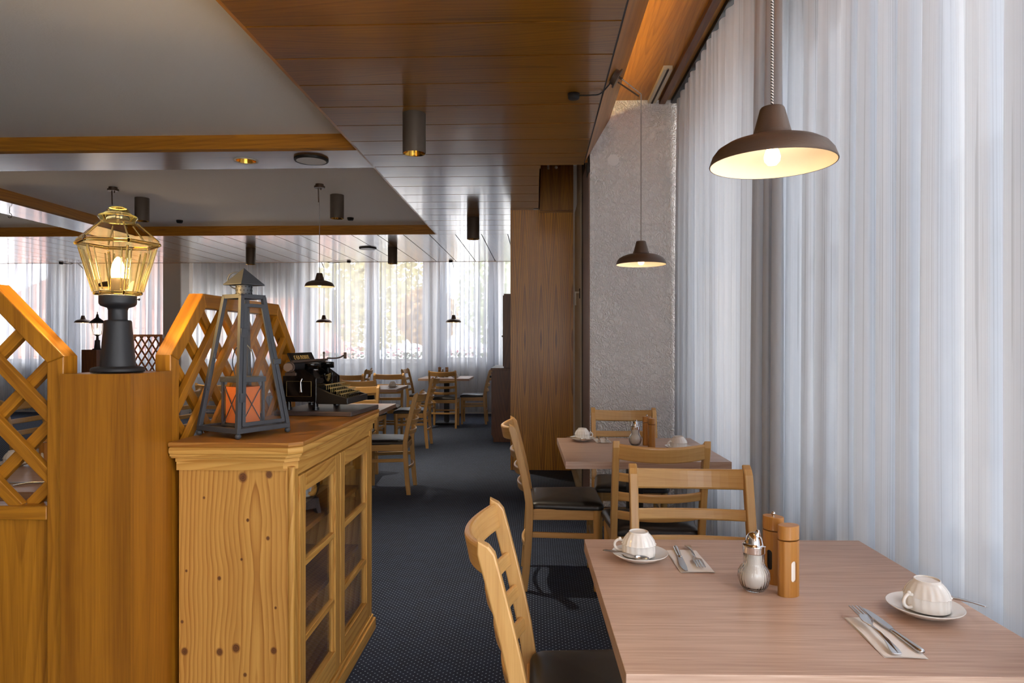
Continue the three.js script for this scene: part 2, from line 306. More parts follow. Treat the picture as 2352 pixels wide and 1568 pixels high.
// ---- walls
const wallBox = (list, mat, g, n = 'wall_panel') => list.forEach((a) => part(n, span(...a), mat, g));
{
  const w = structure('wall_stucco', 'white wall of rough swirled stucco beside the sheer curtain', 'wall');
  part('stucco_face', grain(new THREE.BoxGeometry(XW + 0.1 - 0.408, HR, 0.3).translate((XW + 0.1 + 0.408) / 2, HR / 2, -5.29), 'y', false), MAT.stucco, w);
  part('skirting', span(0.408, 1.3, 0, 0.07, -5.14, -5.128), MAT.rubber, w);
  const disc = cyl(0.044, 0.044, 0.006, [0.585, 2.71, -5.139], { rot: [PI / 2, 0, 0], n: 32 }); part('cover_plate', disc, MAT.cover, w);
}
{
  const w = structure('wall_right', 'plain painted wall behind the timber pier', 'wall');
  wallBox([[0.42, 0.62, 0, HR, -5.44, -7.0], [-0.03, 0.62, 0, HR, -7.02, ZF - 0.2]], MAT.wallpaint, w);
  const d = structure('door_1', 'beige garden door edge with taupe frame and pale lever handle', 'door');
  part('jamb', span(0.40, 0.425, 0, 2.75, -5.145, -5.78), MAT.taupe, d);
  part('jamb', span(0.393, 0.41, 2.62, 2.76, -5.145, -5.3), MAT.darkGap, d);
  part('gasket', span(0.408, 0.425, 0, HR, -5.78, -6.06), MAT.darkGap, d);
  part('leaf', box(0.05, 2.62, 0.85, [0.42, 1.36, -6.5], { r: 0.012, seg: 2 }), MAT.beige, d);
  part('threshold', span(0.36, 0.42, 0, 0.035, -5.2, -6.94), MAT.beige, d);
  const h = part('handle', [box(0.012, 0.125, 0.016, [0.355, 1.72, -6.1], { r: 0.004, seg: 2 }), rod([0.352, 1.775, -6.1], [0.40, 1.775, -6.1], 0.008)], MAT.cream, d);
  part('handle_plate', box(0.012, 0.09, 0.03, [0.394, 1.765, -6.1], { r: 0.003 }), MAT.blackMetal, h);
}
{
  const w = structure('wall_pier', 'tall honey veneer pier with cathedral grain beside the aisle', 'pier');
  const x0 = -0.268, x1 = 0.38, m = (x0 + x1) / 2;
  part('veneer_panel', span(x0, m, 0.0, HC, -6.95, -7.02, { j: false }), MAT.veneer, w);
  part('veneer_panel', span(m, x1, 0.0, HC, -6.95, -7.02, { j: false }), MAT.veneer, w);
  part('veneer_panel', span(0.034, x1, HC - 0.008, HR, -6.93, -7.02), MAT.honey, w);
  part('edge_strip', span(0.034, x1, HC - 0.03, HC - 0.012, -6.93, -6.95, { ax: 'x' }), MAT.honey, w);
  part('curtain_hook', [box(0.02, 0.05, 0.05, [0.12, 3.1, -6.8]), ball(0.016, [0.2, 3.09, -6.8], 10)], MAT.cream, w);
}
function windowWall(name, label, wins, { x, z, lo, hi, top, thick }) {
  // a wall with openings; either along z (x given) or along x (z given); wins: [from, to, sill, head]
  const w = structure(name, label, 'wall'), P = (a, b, y0, y1, n = 'wall_panel') => { if (b - a > 0.001 && y1 - y0 > 0.001) part(n, x !== undefined ? span(x, x + thick, y0, y1, a, b) : span(a, b, y0, y1, z - thick, z), MAT.wallpaint, w); };
  let c = lo; for (const [a, b, s, h] of wins) { P(c, a, 0, top); P(a, b, 0, s); P(a, b, h, top); c = b; } P(c, hi, 0, top);
  return w;
}
let winNo = 0;
function windowUnit(a, b, s, h, { x, z, thick, lights = 1, label }) {
  const n = ++winNo, w = structure('window_' + n, label, 'window'), f = 0.055, d = 0.07;
  const at = (u0, u1, y0, y1, t0, t1) => x !== undefined ? span(x + t0, x + t1, y0, y1, u0, u1) : span(u0, u1, y0, y1, z - t1, z - t0);
  const o = thick * 0.45;
  part('window_frame', [at(a, b, s, s + f, o, o + d), at(a, b, h - f, h, o, o + d), at(a, a + f, s + f, h - f, o, o + d), at(b - f, b, s + f, h - f, o, o + d)], MAT.whiteFrame, w);
  const step = (b - a) / lights;
  for (let k = 1; k < lights; k++) part('mullion', at(a + k * step - f / 2, a + k * step + f / 2, s + f, h - f, o, o + d), MAT.whiteFrame, w);
  for (let k = 0; k < lights; k++) part('pane', at(a + k * step + f / 2, a + (k + 1) * step - f / 2, s + f / 2, h - f / 2, o + d / 2 - 0.002, o + d / 2 + 0.002), MAT.glass, w);
  part('window_sill', at(a - 0.02, b + 0.02, s - 0.03, s, -0.12, thick), MAT.whiteFrame, w);
}
const FARWIN = [[-10.5, -9.16, 0.95, 3.0], [-8.65, -6.84, 0.95, 3.0], [-6.4, -4.32, 0.95, 2.2], [-4.16, -3.15, 0.95, 3.0], [-3.0, -2.06, 0.95, 3.0], [-1.76, -0.82, 0.98, 3.0], [-0.66, -0.1, 0.98, 3.0]];
windowWall('wall_far', 'window wall behind the far sheer curtains', FARWIN, { z: ZF, lo: XFAR - 0.2, hi: 0.0, top: HR, thick: 0.2 });
FARWIN.forEach(([a, b, s, h], i) => windowUnit(a, b, s, h, { z: ZF, thick: 0.2, lights: b - a > 1.5 ? 2 : 1, label: ['narrow far window at the brick house side', 'wide two light far window facing the brick house', 'low headed far window behind the near lattice screen', 'tall far window beside the grey pillar', 'tall far window behind the hanging lamp', 'tall far window above the table by the dresser', 'slim far window half hidden by the dresser'][i] }));
const SIDEWIN = [[-4.85, -2.98, 0.62, 2.98], [-2.78, -0.75, 0.62, 2.98], [-0.55, 1.5, 0.12, 3.08], [1.65, 3.2, 0.12, 3.08]];
windowWall('wall_side', 'window wall behind the tall sheer curtain', SIDEWIN, { x: XW, lo: -5.5, hi: ZB + 0.2, top: HR, thick: 0.2 });
SIDEWIN.forEach(([a, b, s, h], i) => windowUnit(a, b, s, h, { x: XW, thick: 0.2, lights: 2, label: ['side window between stucco wall and curtain overlap', 'side window beside the near dining table', 'side window beside the camera', 'side window at the rear of the room'][i] }));
const BACKWIN = [[-0.85, 1.2, 0.12, 2.66]];
{
  const w = windowWall('wall_back', 'wall with tall windows at the rear of the room', BACKWIN, { z: ZB + 0.2, lo: XFAR - 0.2, hi: XW + 0.2, top: HR, thick: 0.2 });
  BACKWIN.forEach(([a, b, s, h], i) => windowUnit(a, b, s, h, { z: ZB + 0.2, thick: 0.2, lights: 2, label: 'tall rear window at the end of the timber band' }));
}
{
  const w = structure('wall_left', 'plain wall at the far side of the dining room', 'wall');
  part('wall_panel', span(XFAR - 0.2, XFAR, 0, HR, ZF - 0.2, ZB + 0.2), MAT.wallpaint, w);
  const sv = structure('wall_service', 'plain service wall behind the booths', 'wall'); part('wall_panel', span(XFAR, -1.0, 0, HR, 0.9, 1.1), MAT.wallpaint, sv);
  const p = structure('wall_pillar', 'plain taupe pillar between two far curtains', 'pillar');
  part('pillar_shaft', box(0.33, HC + 0.1, 0.3, [-6.42, (HC + 0.1) / 2, -11.75], { r: 0.02 }), MAT.wallpaint, p);
  const r = structure('ceiling_roof', 'flat roof above the dining room', 'roof');
  part('roof_slab', span(XFAR - 0.4, XW + 0.4, HR + 0.03, HR + 0.2, ZF - 0.4, ZB + 0.4), MAT.plaster, r);
}
// ---- sheer curtains hung in loose pleats
function curtain(name, label, a, b, { x, z, y0, y1, amp = 0.035, pitch = 0.11, over = 0.6, mat = MAT.sheer, group }) {
  const W = [], S = []; let sum = 0; while (sum < b - a) { const w = pitch * rr(0.62, 1.45); W.push(w); sum += w; }
  let s = a; for (const w0 of W) { const w = w0 * (b - a) / sum, A = amp * rr(0.55, 1.25), B = over * rr(0.4, 1.0), drift = rr(-0.5, 0.5); for (let k = 0; k < 14; k++) S.push([s + w * k / 14, 2 * PI * k / 14, A, B, drift]); s += w; }
  const rows = 12, pos = [], uv = [], idx = []; let run = 0, px = 0, pd = 0;
  S.forEach(([s0, ph, A, B, dr], i) => {
    for (let j = 0; j <= rows; j++) {
      const v = j / rows, y = mix(y0, y1, v), k = mix(1.15, 0.55, Math.pow(v, 3)), hem = 0.012 * Math.sin(ph * 1) * (1 - v);
      const q = ph + dr * Math.sin(v * PI) * 0.6, d = A * k * Math.sin(q) + 0.012 * Math.sin(s0 * 2.3 + v), t = s0 + 0.006 * dr * Math.sin(v * 5) - B * A * k * Math.sin(2 * q) + hem * 0;
      if (j === 0) { run += i ? Math.hypot(t - px, d - pd) : 0; px = t; pd = d; }
      const tt = t;
      if (x !== undefined) pos.push(x + d, y, tt); else pos.push(tt, y, z + d);
      uv.push(run, v);
      if (i && j) { const m = rows + 1, p = i * m + j; idx.push(p, p - 1, p - m, p - 1, p - m - 1, p - m); }
    }
  });
  const g = new THREE.BufferGeometry(); g.setAttribute('position', new THREE.Float32BufferAttribute(pos, 3)); g.setAttribute('uv', new THREE.Float32BufferAttribute(uv, 2)); g.setIndex(idx); g.computeVertexNormals();
  const m = part(name, g, mat); tag(m, label, 'curtain', group); return m;
}
const SG = 'sheer curtains along the side windows', FG = 'sheer curtains along the far windows';
curtain('sheer_curtain', 'white sheer curtain panel hanging beside the stucco wall', -5.09, -2.88, { x: 1.045, y0: 0.05, y1: 3.12, amp: 0.034, pitch: 0.13, group: SG });
curtain('sheer_curtain', 'white sheer curtain panel behind the near dining table', -3.32, -1.46, { x: 1.15, y0: 0.05, y1: 3.12, amp: 0.042, pitch: 0.16, group: SG });
curtain('sheer_curtain', 'white sheer curtain panel cut by the picture edge', -1.4, -0.85, { x: 1.08, y0: 0.05, y1: 3.12, amp: 0.042, pitch: 0.16, group: SG });
[[-10.9, -8.85, 'white sheer curtain over the far window at the brick house'], [-8.95, -6.6, 'white sheer curtain behind the small black post lantern'], [-6.3, -4.25, 'grey looking sheer curtain behind the metal candle lantern'], [-4.35, -2.14, 'white sheer curtain behind the two hanging lamps over the typewriter'], [-2.12, -0.1, 'white sheer curtain behind the dining table by the dresser']].forEach(([a, b, l], i) => curtain('sheer_curtain', l, a, b, { z: i % 2 ? -11.95 : -12.095, y0: 0.06, y1: 3.1, amp: 0.045, pitch: 0.15, over: 1, mat: MAT.sheerFar, group: FG }));
{ // rails
  const r = thing('curtain_rail', 'dark timber curtain rail above the near sheer curtain', 'rail');
  part('rail_strip', span(0.93, 0.975, HR - 0.035, HR, ZB - 0.1, -5.13, { ax: 'z' }), MAT.walnut, r); part('track', span(1.02, 1.1, HR - 0.03, HR, ZB - 0.1, -5.13), MAT.blackMetal, r);
  const e = thing('rail_end', 'short pale rail end beside the curtain rail at the stucco wall', 'rail');
  part('rail_strip', span(0.845, 0.905, HR - 0.03, HR, -4.5, -5.13), MAT.beige, e); part('slot', span(0.868, 0.882, HR - 0.032, HR - 0.02, -4.5, -5.13), MAT.darkGap, e);
  const f = thing('curtain_rail', 'curtain track above the far sheer curtains', 'rail'); part('track', span(XFAR, -0.05, HR - 0.06, HR, -11.97, -12.04), MAT.blackMetal, f);
}
// ---- outdoors
{
  const g = structure('ground', 'pale gravel terrace outside the windows', 'terrace'); part('gravel', span(-60, 60, -0.5, -0.35, -60, 60), std({ color: '#e6e2da', roughness: 1 }), g);
}

// ================================================================ chairs and tables
function arcBoard(w, bulge, t, h, { r = 0.004 } = {}) { // bent board, w wide along x, bulging towards -z, standing h high, base at y = 0
  const n = 14, out = [], inn = [];
  for (let k = 0; k <= n; k++) { const s = k / n * 2 - 1, z = bulge * (1 - s * s); out.push([s * w / 2, z + t / 2]); inn.push([s * w / 2, z - t / 2]); }
  const g = extrude(out.concat(inn.reverse()), h - 2 * r, { bevel: r, seg: 2, ax: 'x' }); g.translate(0, 0, r); g.rotateX(-PI / 2); return g;
}
const postZ = (y) => y < 0.45 ? -0.19 - 0.03 * Math.pow(1 - y / 0.45, 1.6) : -0.19 - 0.1 * Math.pow((y - 0.45) / 0.44, 1.25);
function seatPad() {
  const s = new THREE.Shape(), fw = 0.22, bw = 0.195, d0 = 0.2, d1 = -0.19, c = 0.035;
  s.moveTo(-fw + c, d0); s.lineTo(fw - c, d0); s.quadraticCurveTo(fw, d0, fw, d0 - c); s.lineTo(bw, d1 + c); s.quadraticCurveTo(bw, d1, bw - c, d1); s.lineTo(-bw + c, d1); s.quadraticCurveTo(-bw, d1, -bw, d1 + c); s.lineTo(-fw, d0 - c); s.quadraticCurveTo(-fw, d0, -fw + c, d0);
  // domed cushion: rings of the outline shrinking towards the crown
  const o = s.getPoints(6), P = [], I = [], rings = [[1, 0], [1.015, 0.012], [0.99, 0.026], [0.93, 0.036], [0.8, 0.042], [0.5, 0.047], [0.0, 0.049]], m = o.length - 1;
  for (const [k, y] of rings) for (let i = 0; i < m; i++) P.push(o[i].x * k, y, -(o[i].y * k) * -1);
  for (let j = 0; j < rings.length - 1; j++) for (let i = 0; i < m; i++) { const a = j * m + i, b = j * m + (i + 1) % m, c2 = a + m, d = b + m; I.push(a, c2, b, b, c2, d); }
  const g = new THREE.BufferGeometry(); g.setAttribute('position', new THREE.Float32BufferAttribute(P, 3)); g.setIndex(I); g.computeVertexNormals(); return clean(g);
}
function makeChair(label) { // origin on the floor under the seat, front towards +z
  const t = thing('dining_chair', label, 'chair', [0, 0, 0], 0, 'ladder back dining chairs');
  for (const s of [-1, 1]) {
    const ys = [0, 0.1, 0.22, 0.34, 0.45, 0.54, 0.63, 0.72, 0.8, 0.86, 0.884], f = [], b = [];
    for (const y of ys) { const d = y > 0.87 ? 0.012 : y < 0.1 ? 0.017 : 0.02; f.push([postZ(y) + d, y === 0.884 ? 0.878 : y]); b.push([postZ(y) - d, y === 0.884 ? 0.89 : y]); }
    const g = extrude(f.concat(b.reverse()), 0.022, { bevel: 0.004, seg: 2 }); g.translate(0, 0, -0.011); g.rotateY(-PI / 2);
    part('back_leg', g.translate(s * 0.2, 0, 0), MAT.beech, t);
    part('front_leg', join([put(grain(new THREE.CylinderGeometry(0.0265, 0.02, 0.435, 4, 1).rotateY(PI / 4)), [s * 0.19, 0.2175, 0.168])]), MAT.beech, t);
    part('stretcher', bar([s * 0.19, 0.29, 0.16], [s * 0.196, 0.3, -0.185], 0.016, 0.03, [1, 0, 0], { r: 0.004 }), MAT.beech, t);
    part('apron', bar([s * 0.192, 0.408, 0.16], [s * 0.194, 0.408, -0.18], 0.02, 0.058, [1, 0, 0], { r: 0.003 }), MAT.beech, t);
  }
  part('apron', box(0.36, 0.058, 0.02, [0, 0.408, 0.172], { ax: 'x', r: 0.003 }), MAT.beech, t);
  part('apron', box(0.37, 0.05, 0.02, [0, 0.408, -0.186], { ax: 'x', r: 0.003 }), MAT.beech, t);
  part('stretcher', put(arcBoard(0.36, 0.03, 0.016, 0.026), [0, 0.215, -0.195]), MAT.beech, t);
  part('stretcher', box(0.35, 0.028, 0.016, [0, 0.24, 0.165], { ax: 'x', r: 0.004 }), MAT.beech, t);
  part('crest_rail', put(arcBoard(0.385, 0.052, 0.02, 0.072, { r: 0.007 }), [0, 0.806, postZ(0.84) + 0.0], [-0.2, 0, 0]), MAT.beech, t);
  for (const y of [0.702, 0.612, 0.522]) part('back_slat', put(arcBoard(0.382, 0.042, 0.016, 0.04, { r: 0.006 }), [0, y, postZ(y + 0.02)], [-0.16, 0, 0]), MAT.beech, t);
  part('seat', put(seatPad(), [0, 0.434, 0.005]), MAT.leather, t);
  return t;
}
const CH = [ // x, z, turn, label
  [0.17, -1.69, PI / 2, 'beech ladder back chair beside the near table, back towards the aisle'],
  [0.15, -3.785, PI / 2, 'beech ladder back chair standing sideways at the second table by the aisle'],
  [0.535, -2.13, 0, 'beech chair tucked behind the near table, its back closest to the sugar shaker'],
  [0.555, -3.29, PI, 'beech chair pushed under the second table, seen from behind'],
  [0.572, -4.2, 0, 'beech chair against the white stucco wall'],
  [-1.335, -5.98, -PI / 2, 'beech chair just beyond the glazed cabinet, facing away from the aisle'],
  [-1.80, -6.46, 0, 'beech chair whose crest shows just above the typewriter keys'],
  [-1.58, -8.5, -PI / 2, 'beech chair in the middle of the room on the aisle'],
  [-2.07, -8.06, PI, 'beech chair seen from behind over the typewriter'],
  [-2.05, -8.98, 0, 'beech chair facing us behind the upturned cup on the middle table'],
  [-2.56, -8.75, 0, 'beech chair half hidden by the typewriter spool, facing us'],
  [-3.03, -10.9, -PI / 2, 'far beech chair at the curtain, above the middle table'],
  [-1.43, -10.45, PI, 'beech chair seen from behind at the table by the far curtain'],
  [-1.03, -10.95, -PI / 2, 'beech chair next to the dark dresser'],
  [-1.87, -10.95, PI / 2, 'beech chair leaning its back to the far curtain slit'],
  [-3.42, -7.32, PI, 'beech chair seen through the lattice behind the metal lantern'],
  [-3.55, -6.2, -PI / 2, 'beech chair seen through the lattice next to the timber post'],
  [-3.72, -5.1, PI / 2, 'beech chair showing below the lattice cross at the picture edge'],
  [-5.55, -9.6, 0, 'distant beech chair seen through the lattice above the small table corner'],
  [-2.35, -5.83, PI / 2, 'beech chair hidden behind the lantern and cabinet'],
];
const chair0 = makeChair(CH[0][3]);
CH.forEach(([x, z, a, l], i) => { const w = (i % 2 ? 1 : -1) * 0.02 * ((i * 7) % 3); if (!i) { chair0.position.set(x, 0, z); chair0.rotation.y = a; } else copy(chair0, [x, 0, z], a + w, l); });

function makeTable(label, w = 0.8, d = 0.8) {
  const t = thing('dining_table', label, 'table', [0, 0, 0], 0, 'oak topped dining tables');
  part('table_top', box(w, 0.036, d, [0, 0.732, 0], { r: 0.0015, ax: 'x' }), MAT.oak, t);
  part('column', [box(0.08, 0.66, 0.08, [0, 0.37, 0], { r: 0.004 }), box(0.4, 0.012, 0.4, [0, 0.708, 0], { r: 0.002 })], MAT.blackMetal, t);
  part('base', [box(0.35, 0.03, 0.35, [0, 0.019, 0], { r: 0.012 })], MAT.blackMetal, t);
  return t;
}
const TB = [
  [0.548, -1.586, 0.02, 'near oak topped dining table laid for two by the curtain'],
  [0.532, -3.66, 0.022, 'second oak topped table between stucco wall and curtain'],
  [-1.71, -5.83, 0, 'oak topped table jutting out behind the cabinet'],
  [-2.1, -8.47, 0, 'oak topped table in the middle of the room with an upturned cup', ],
  [-1.45, -10.83, 0, 'oak topped table near the far curtain and dresser'],
  [-3.5, -10.9, 0, 'oak topped table at the far curtain behind the hanging lamps'],
  [-3.42, -7.8, 0, 'oak topped table behind the lattice and metal lantern'],
  [-4.05, -6.2, 0, 'oak topped table behind the timber post'],
  [-5.6, -8.9, 0, 'distant oak topped table seen through the lattice at the picture edge'],
  [-2.15, -2.92, 0, 'oak topped booth table just behind the lattice at the picture edge'],
];
const table0 = makeTable(TB[0][3]);
TB.forEach(([x, z, a, l], i) => { if (!i) { table0.position.set(x, 0, z); table0.rotation.y = a; } else copy(table0, [x, 0, z], a, l); });

// ================================================================ tableware
function fluted(pts, n, k, depth, from, to) { // lathe with k soft flutes between the heights from and to
  const g = new THREE.LatheGeometry(pts.map((p) => new THREE.Vector2(...p)), n), a = g.attributes.position;
  for (let i = 0; i < a.count; i++) { const x = a.getX(i), y = a.getY(i), z = a.getZ(i), r = Math.hypot(x, z); if (y < from || y > to || r < 0.008) continue; const q = 1 - depth * (0.5 + 0.5 * Math.cos(k * Math.atan2(z, x))); a.setX(i, x * q); a.setZ(i, z * q); }
  g.computeVertexNormals(); return clean(g);
}
function makeCup(label) { // cup turned over on its saucer
  const c = thing('coffee_cup', label, 'cup', [0, 0, 0], 0, 'upturned coffee cups');
  part('bowl', fluted([[0.043, 0.0], [0.046, 0.0], [0.0465, 0.012], [0.0462, 0.028], [0.0488, 0.0292], [0.0488, 0.0304], [0.0462, 0.032], [0.0432, 0.041], [0.0372, 0.050], [0.0305, 0.0572], [0.0275, 0.0595], [0.027, 0.063], [0.0255, 0.064], [0.024, 0.0625], [0.0235, 0.0605], [0.0, 0.0605]], 96, 18, 0.036, 0.001, 0.054), MAT.porcelain, c);
  part('handle', [tube([[0.044, 0.034, 0], [0.056, 0.036, 0], [0.066, 0.028, 0], [0.067, 0.017, 0], [0.058, 0.008, 0], [0.0455, 0.007, 0]], 0.0038, 10, 40), ball(0.005, [0.053, 0.0385, 0], 10)], MAT.porcelain, c);
  return c;
}
function makeSaucer(label) {
  const s = part('saucer', lathe([[0.0, 0.003], [0.026, 0.003], [0.028, 0.0], [0.033, 0.0], [0.036, 0.003], [0.058, 0.010], [0.073, 0.0195], [0.0738, 0.0215], [0.0725, 0.0222], [0.056, 0.0145], [0.043, 0.0095], [0.038, 0.008], [0.0, 0.008]], 64), MAT.porcelain);
  return tag(s, label, 'saucer', 'white saucers');
}
function bend(g, f) { const a = g.attributes.position; for (let i = 0; i < a.count; i++) a.setZ(i, a.getZ(i) + f(a.getY(i))); g.computeVertexNormals(); return clean(g); }
const flat = (pts, t, bevel = 0.0006) => { const s = new THREE.Shape(); s.moveTo(...pts[0]); for (const p of pts.slice(1)) p.length === 2 ? s.lineTo(...p) : s.quadraticCurveTo(...p); return clean(new THREE.ExtrudeGeometry(s, { depth: t, bevelEnabled: true, bevelThickness: bevel, bevelSize: bevel, bevelSegments: 2, curveSegments: 8 })); };
function outline(list) { return list.concat(list.slice().reverse().map(([x, y]) => [-x, y])).map(([x, y]) => [x, y]); }
const smooth = (list, n = 40) => new THREE.CatmullRomCurve3(list.map(([x, y]) => new THREE.Vector3(x, y, 0)), false, 'centripetal').getPoints(n).map((v) => [v.x, v.y]);
const handleOutline = smooth([[0.0028, 0.075], [0.0026, 0.06], [0.003, 0.04], [0.006, 0.022], [0.0085, 0.008], [0.007, 0.001], [0.0005, 0]]);
function knifeGeo() { // lies flat, handle end at the origin, blade tip at y = 0.2
  return { handle: put(lathe([[0, 0], [0.005, 0.0005], [0.0075, 0.006], [0.007, 0.03], [0.0052, 0.085], [0.0058, 0.094], [0, 0.094]], 20, [0, 0, 0]), [0, 0, 0.0035], [0, 0, 0], [1, 1, 0.6]), blade: flat([[-0.004, 0.09], [0.004, 0.09], [0.0085, 0.11], [0.0105, 0.15], [0.0105, 0.192, 0.003, 0.202], [-0.0035, 0.199], [-0.0055, 0.17], [-0.0055, 0.11]], 0.0012).translate(0, 0, 0.003) };
}
function forkGeo() {
  const right = smooth([[0.0005, 0], [0.007, 0.001], [0.0085, 0.01], [0.006, 0.03], [0.003, 0.055], [0.0026, 0.085], [0.004, 0.112], [0.0105, 0.124], [0.0115, 0.138]], 50);
  const pts = []; pts.push(...right.map(([x, y]) => [x, y]));
  const tips = [[0.0115, 0.188], [0.009, 0.191], [0.0078, 0.145], [0.0052, 0.145], [0.0052, 0.19], [0.0028, 0.191], [0.0016, 0.145]];
  const half = right.concat(tips), s = half.concat(half.slice().reverse().map(([x, y]) => [-x, y]));
  const g = flat(s, 0.0014, 0.0004); const t = g; // more points along the length so that it bends smoothly
  return bend(t, (y) => 0.002 + 0.006 * Math.sin(Math.min(1, y / 0.11) * PI) * 0.8 + (y > 0.11 ? 0.012 * Math.sin(Math.min(1, (y - 0.11) / 0.08) * PI * 0.85) * 0.5 : 0));
}
function spoonGeo(L = 0.13) {
  const h = flat([[0, 0], [0.004, 0, 0.0045, 0.006], [0.0016, 0.05], [0.0014, L - 0.035], [-0.0014, L - 0.035], [-0.0016, 0.05], [-0.0045, 0.006], [-0.004, 0, 0, 0]], 0.0012, 0.0005);
  const b = put(clean(new THREE.SphereGeometry(0.013, 20, 10, 0, 2 * PI, PI / 2, PI / 2)), [0, L - 0.02, 0.004], [PI / 2, 0, 0], [1, 1, 1.55]); b.scale(1, 1, 1);
  return join([bend(h, (y) => 0.002 + 0.005 * Math.sin(y / (L - 0.035) * PI)), put(b, [0, 0, 0])]);
}
const KN = knifeGeo(), FK = forkGeo(), SPN = spoonGeo(), SPL = spoonGeo(0.17);
const TY = 0.7502;
function cutlery(kind, label, from, to, y = TY, tilt = 0) { // from, to: [x, z] of the handle end and the tip on the table
  const a = Math.atan2(to[0] - from[0], -(to[1] - from[1]));
  const t = thing(kind, label, kind.split('_').pop(), [from[0], y, from[1]], -a, 'table cutlery'), g = new THREE.Group(); 
  const lay = (geo) => { const q = geo.clone(); q.rotateX(-PI / 2 + tilt); return q; };
  if (kind === 'table_knife') { part('handle', lay(KN.handle), MAT.steel, t); part('blade', lay(KN.blade), MAT.steel, t); }
  else if (kind === 'table_fork') part('fork_body', lay(FK), MAT.steel, t);
  else part('spoon_body', lay(kind === 'table_spoon' ? SPL : SPN), MAT.steel, t);
  return t;
}
function napkin(label, c, turn, w = 0.085, d = 0.175, y = TY) {
  const t = thing('paper_napkin', label, 'napkin', [c[0], y, c[1]], turn, 'folded paper napkins');
  for (let k = 0; k < 3; k++) { const g = new THREE.PlaneGeometry(w - k * 0.002, d - k * 0.001, 8, 14), a = g.attributes.position; g.rotateX(-PI / 2); for (let i = 0; i < a.count; i++) { const e = Math.abs(a.getX(i)) / (w / 2); a.setY(i, 0.0006 + k * 0.0008 + 0.0014 * (1 - e * e) + 0.0006 * Math.sin(a.getZ(i) * 40 + k)); } g.computeVertexNormals(); part('paper_layer', clean(g), MAT.napkin, t); }
  return t;
}
// sugar shaker, mills
function makeShaker(label) {
  const t = thing('sugar_shaker', label, 'shaker', [0, 0, 0], 0, 'glass sugar shakers');
  const prof = [[0.0, 0.0], [0.02, 0.0], [0.024, 0.002], [0.032, 0.014], [0.0365, 0.030], [0.0355, 0.044], [0.030, 0.054], [0.0255, 0.060], [0.0242, 0.066], [0.024, 0.092]];
  const inner = prof.slice(1).map(([r, y]) => [Math.max(0, r - 0.003), y + (y < 0.01 ? 0.005 : 0)]).reverse();
  part('glass_body', fluted(prof.concat(inner, [[0, 0.005]]), 96, 28, 0.035, 0.003, 0.09), MAT.solidGlass, t);
  part('sugar_fill', lathe([[0, 0.0055], [0.016, 0.0055], [0.026, 0.016], [0.0315, 0.031], [0.0308, 0.042], [0.026, 0.052], [0.0215, 0.059], [0.0200, 0.066], [0.0199, 0.088], [0, 0.09]], 40), MAT.sugar, t);
  part('lid', [lathe([[0.0245, 0.088], [0.0255, 0.088], [0.026, 0.090], [0.026, 0.103], [0.0267, 0.105], [0.0255, 0.107], [0.0215, 0.108], [0.0205, 0.111], [0.0185, 0.122], [0.0125, 0.131], [0.005, 0.1345], [0, 0.135]], 48), put(lathe([[0.0, 0], [0.010, 0], [0.0075, 0.016], [0.003, 0.024], [0, 0.024]], 20), [0.004, 0.118, 0], [0, 0, -0.25])], MAT.chrome, t);
  return t;
}
function makeMill(name, label, knob, fillMat) { // oval wooden mill with an inspection slot
  const t = thing(name, label, 'mill', [0, 0, 0], 0, 'oval wooden salt and pepper mills'), sx = 0.0255, sz = 0.019, H = 0.16, S = 0.127;
  const ov = (k, n = 40) => [...Array(n)].map((_, i) => [Math.cos(i / n * 2 * PI) * sx * k, Math.sin(i / n * 2 * PI) * sz * k]);
  const slab = (y0, y1) => { const g = extrude(ov(1), y1 - y0 - 0.002, { bevel: 0.001, ax: 'z', seg: 1 }); g.rotateX(-PI / 2); g.translate(0, y0 + 0.001, 0); return grain(g, 'y'); };
  // body: oval wall with a slot cut out towards +z
  const n = 64, P = [], I = [], ys = [0, 0.030, 0.036, 0.042, 0.074, 0.080, 0.086, S - 0.001], slotW = (y) => y <= 0.030 || y >= 0.086 ? 0 : (y < 0.04 || y > 0.078) ? 0.0042 : 0.0072;
  const geos = [];
  const wallG = new THREE.ExtrudeGeometry(new THREE.Shape(ov(1).map((p) => new THREE.Vector2(...p))), { depth: S - 0.001, bevelEnabled: false });
  wallG.rotateX(-PI / 2);
  part('body', cutSlot(wallG, sz), MAT.bamboo, t);
  part('slot_fill', box(0.0165, 0.056, 0.004, [0, 0.058, sz - 0.0068], { r: 0.0015 }), fillMat, t);
  part('cap', slab(S + 0.0015, H), MAT.bamboo, t);
  if (knob) part('knob', [ball(0.0052, [0, H + 0.0062, 0], 14), cyl(0.0035, 0.0035, 0.004, [0, H + 0.001, 0], { n: 12 })], MAT.steel, t);
  return t;
}
function cutSlot(g, sz) {
  const ev = new Evaluator(); ev.attributes = ['position', 'normal', 'uv']; ev.useGroups = false;
  const s = new THREE.Shape(); const w = 0.0072, y0 = 0.034, y1 = 0.082; s.absarc(0, y1 - w, w, 0, PI, false); s.absarc(0, y0 + w, w, PI, 2 * PI, false); s.closePath();
  const c = new THREE.ExtrudeGeometry(s, { depth: 0.02, bevelEnabled: false, curveSegments: 10 }); c.translate(0, 0, sz - 0.006);
  const A = new Brush(clean(g)), B = new Brush(clean(c)); A.updateMatrixWorld(); B.updateMatrixWorld();
  const r = ev.evaluate(A, B, SUBTRACTION).geometry; return grain(toCreasedNormals(clean(r), 0.6), 'y');
}
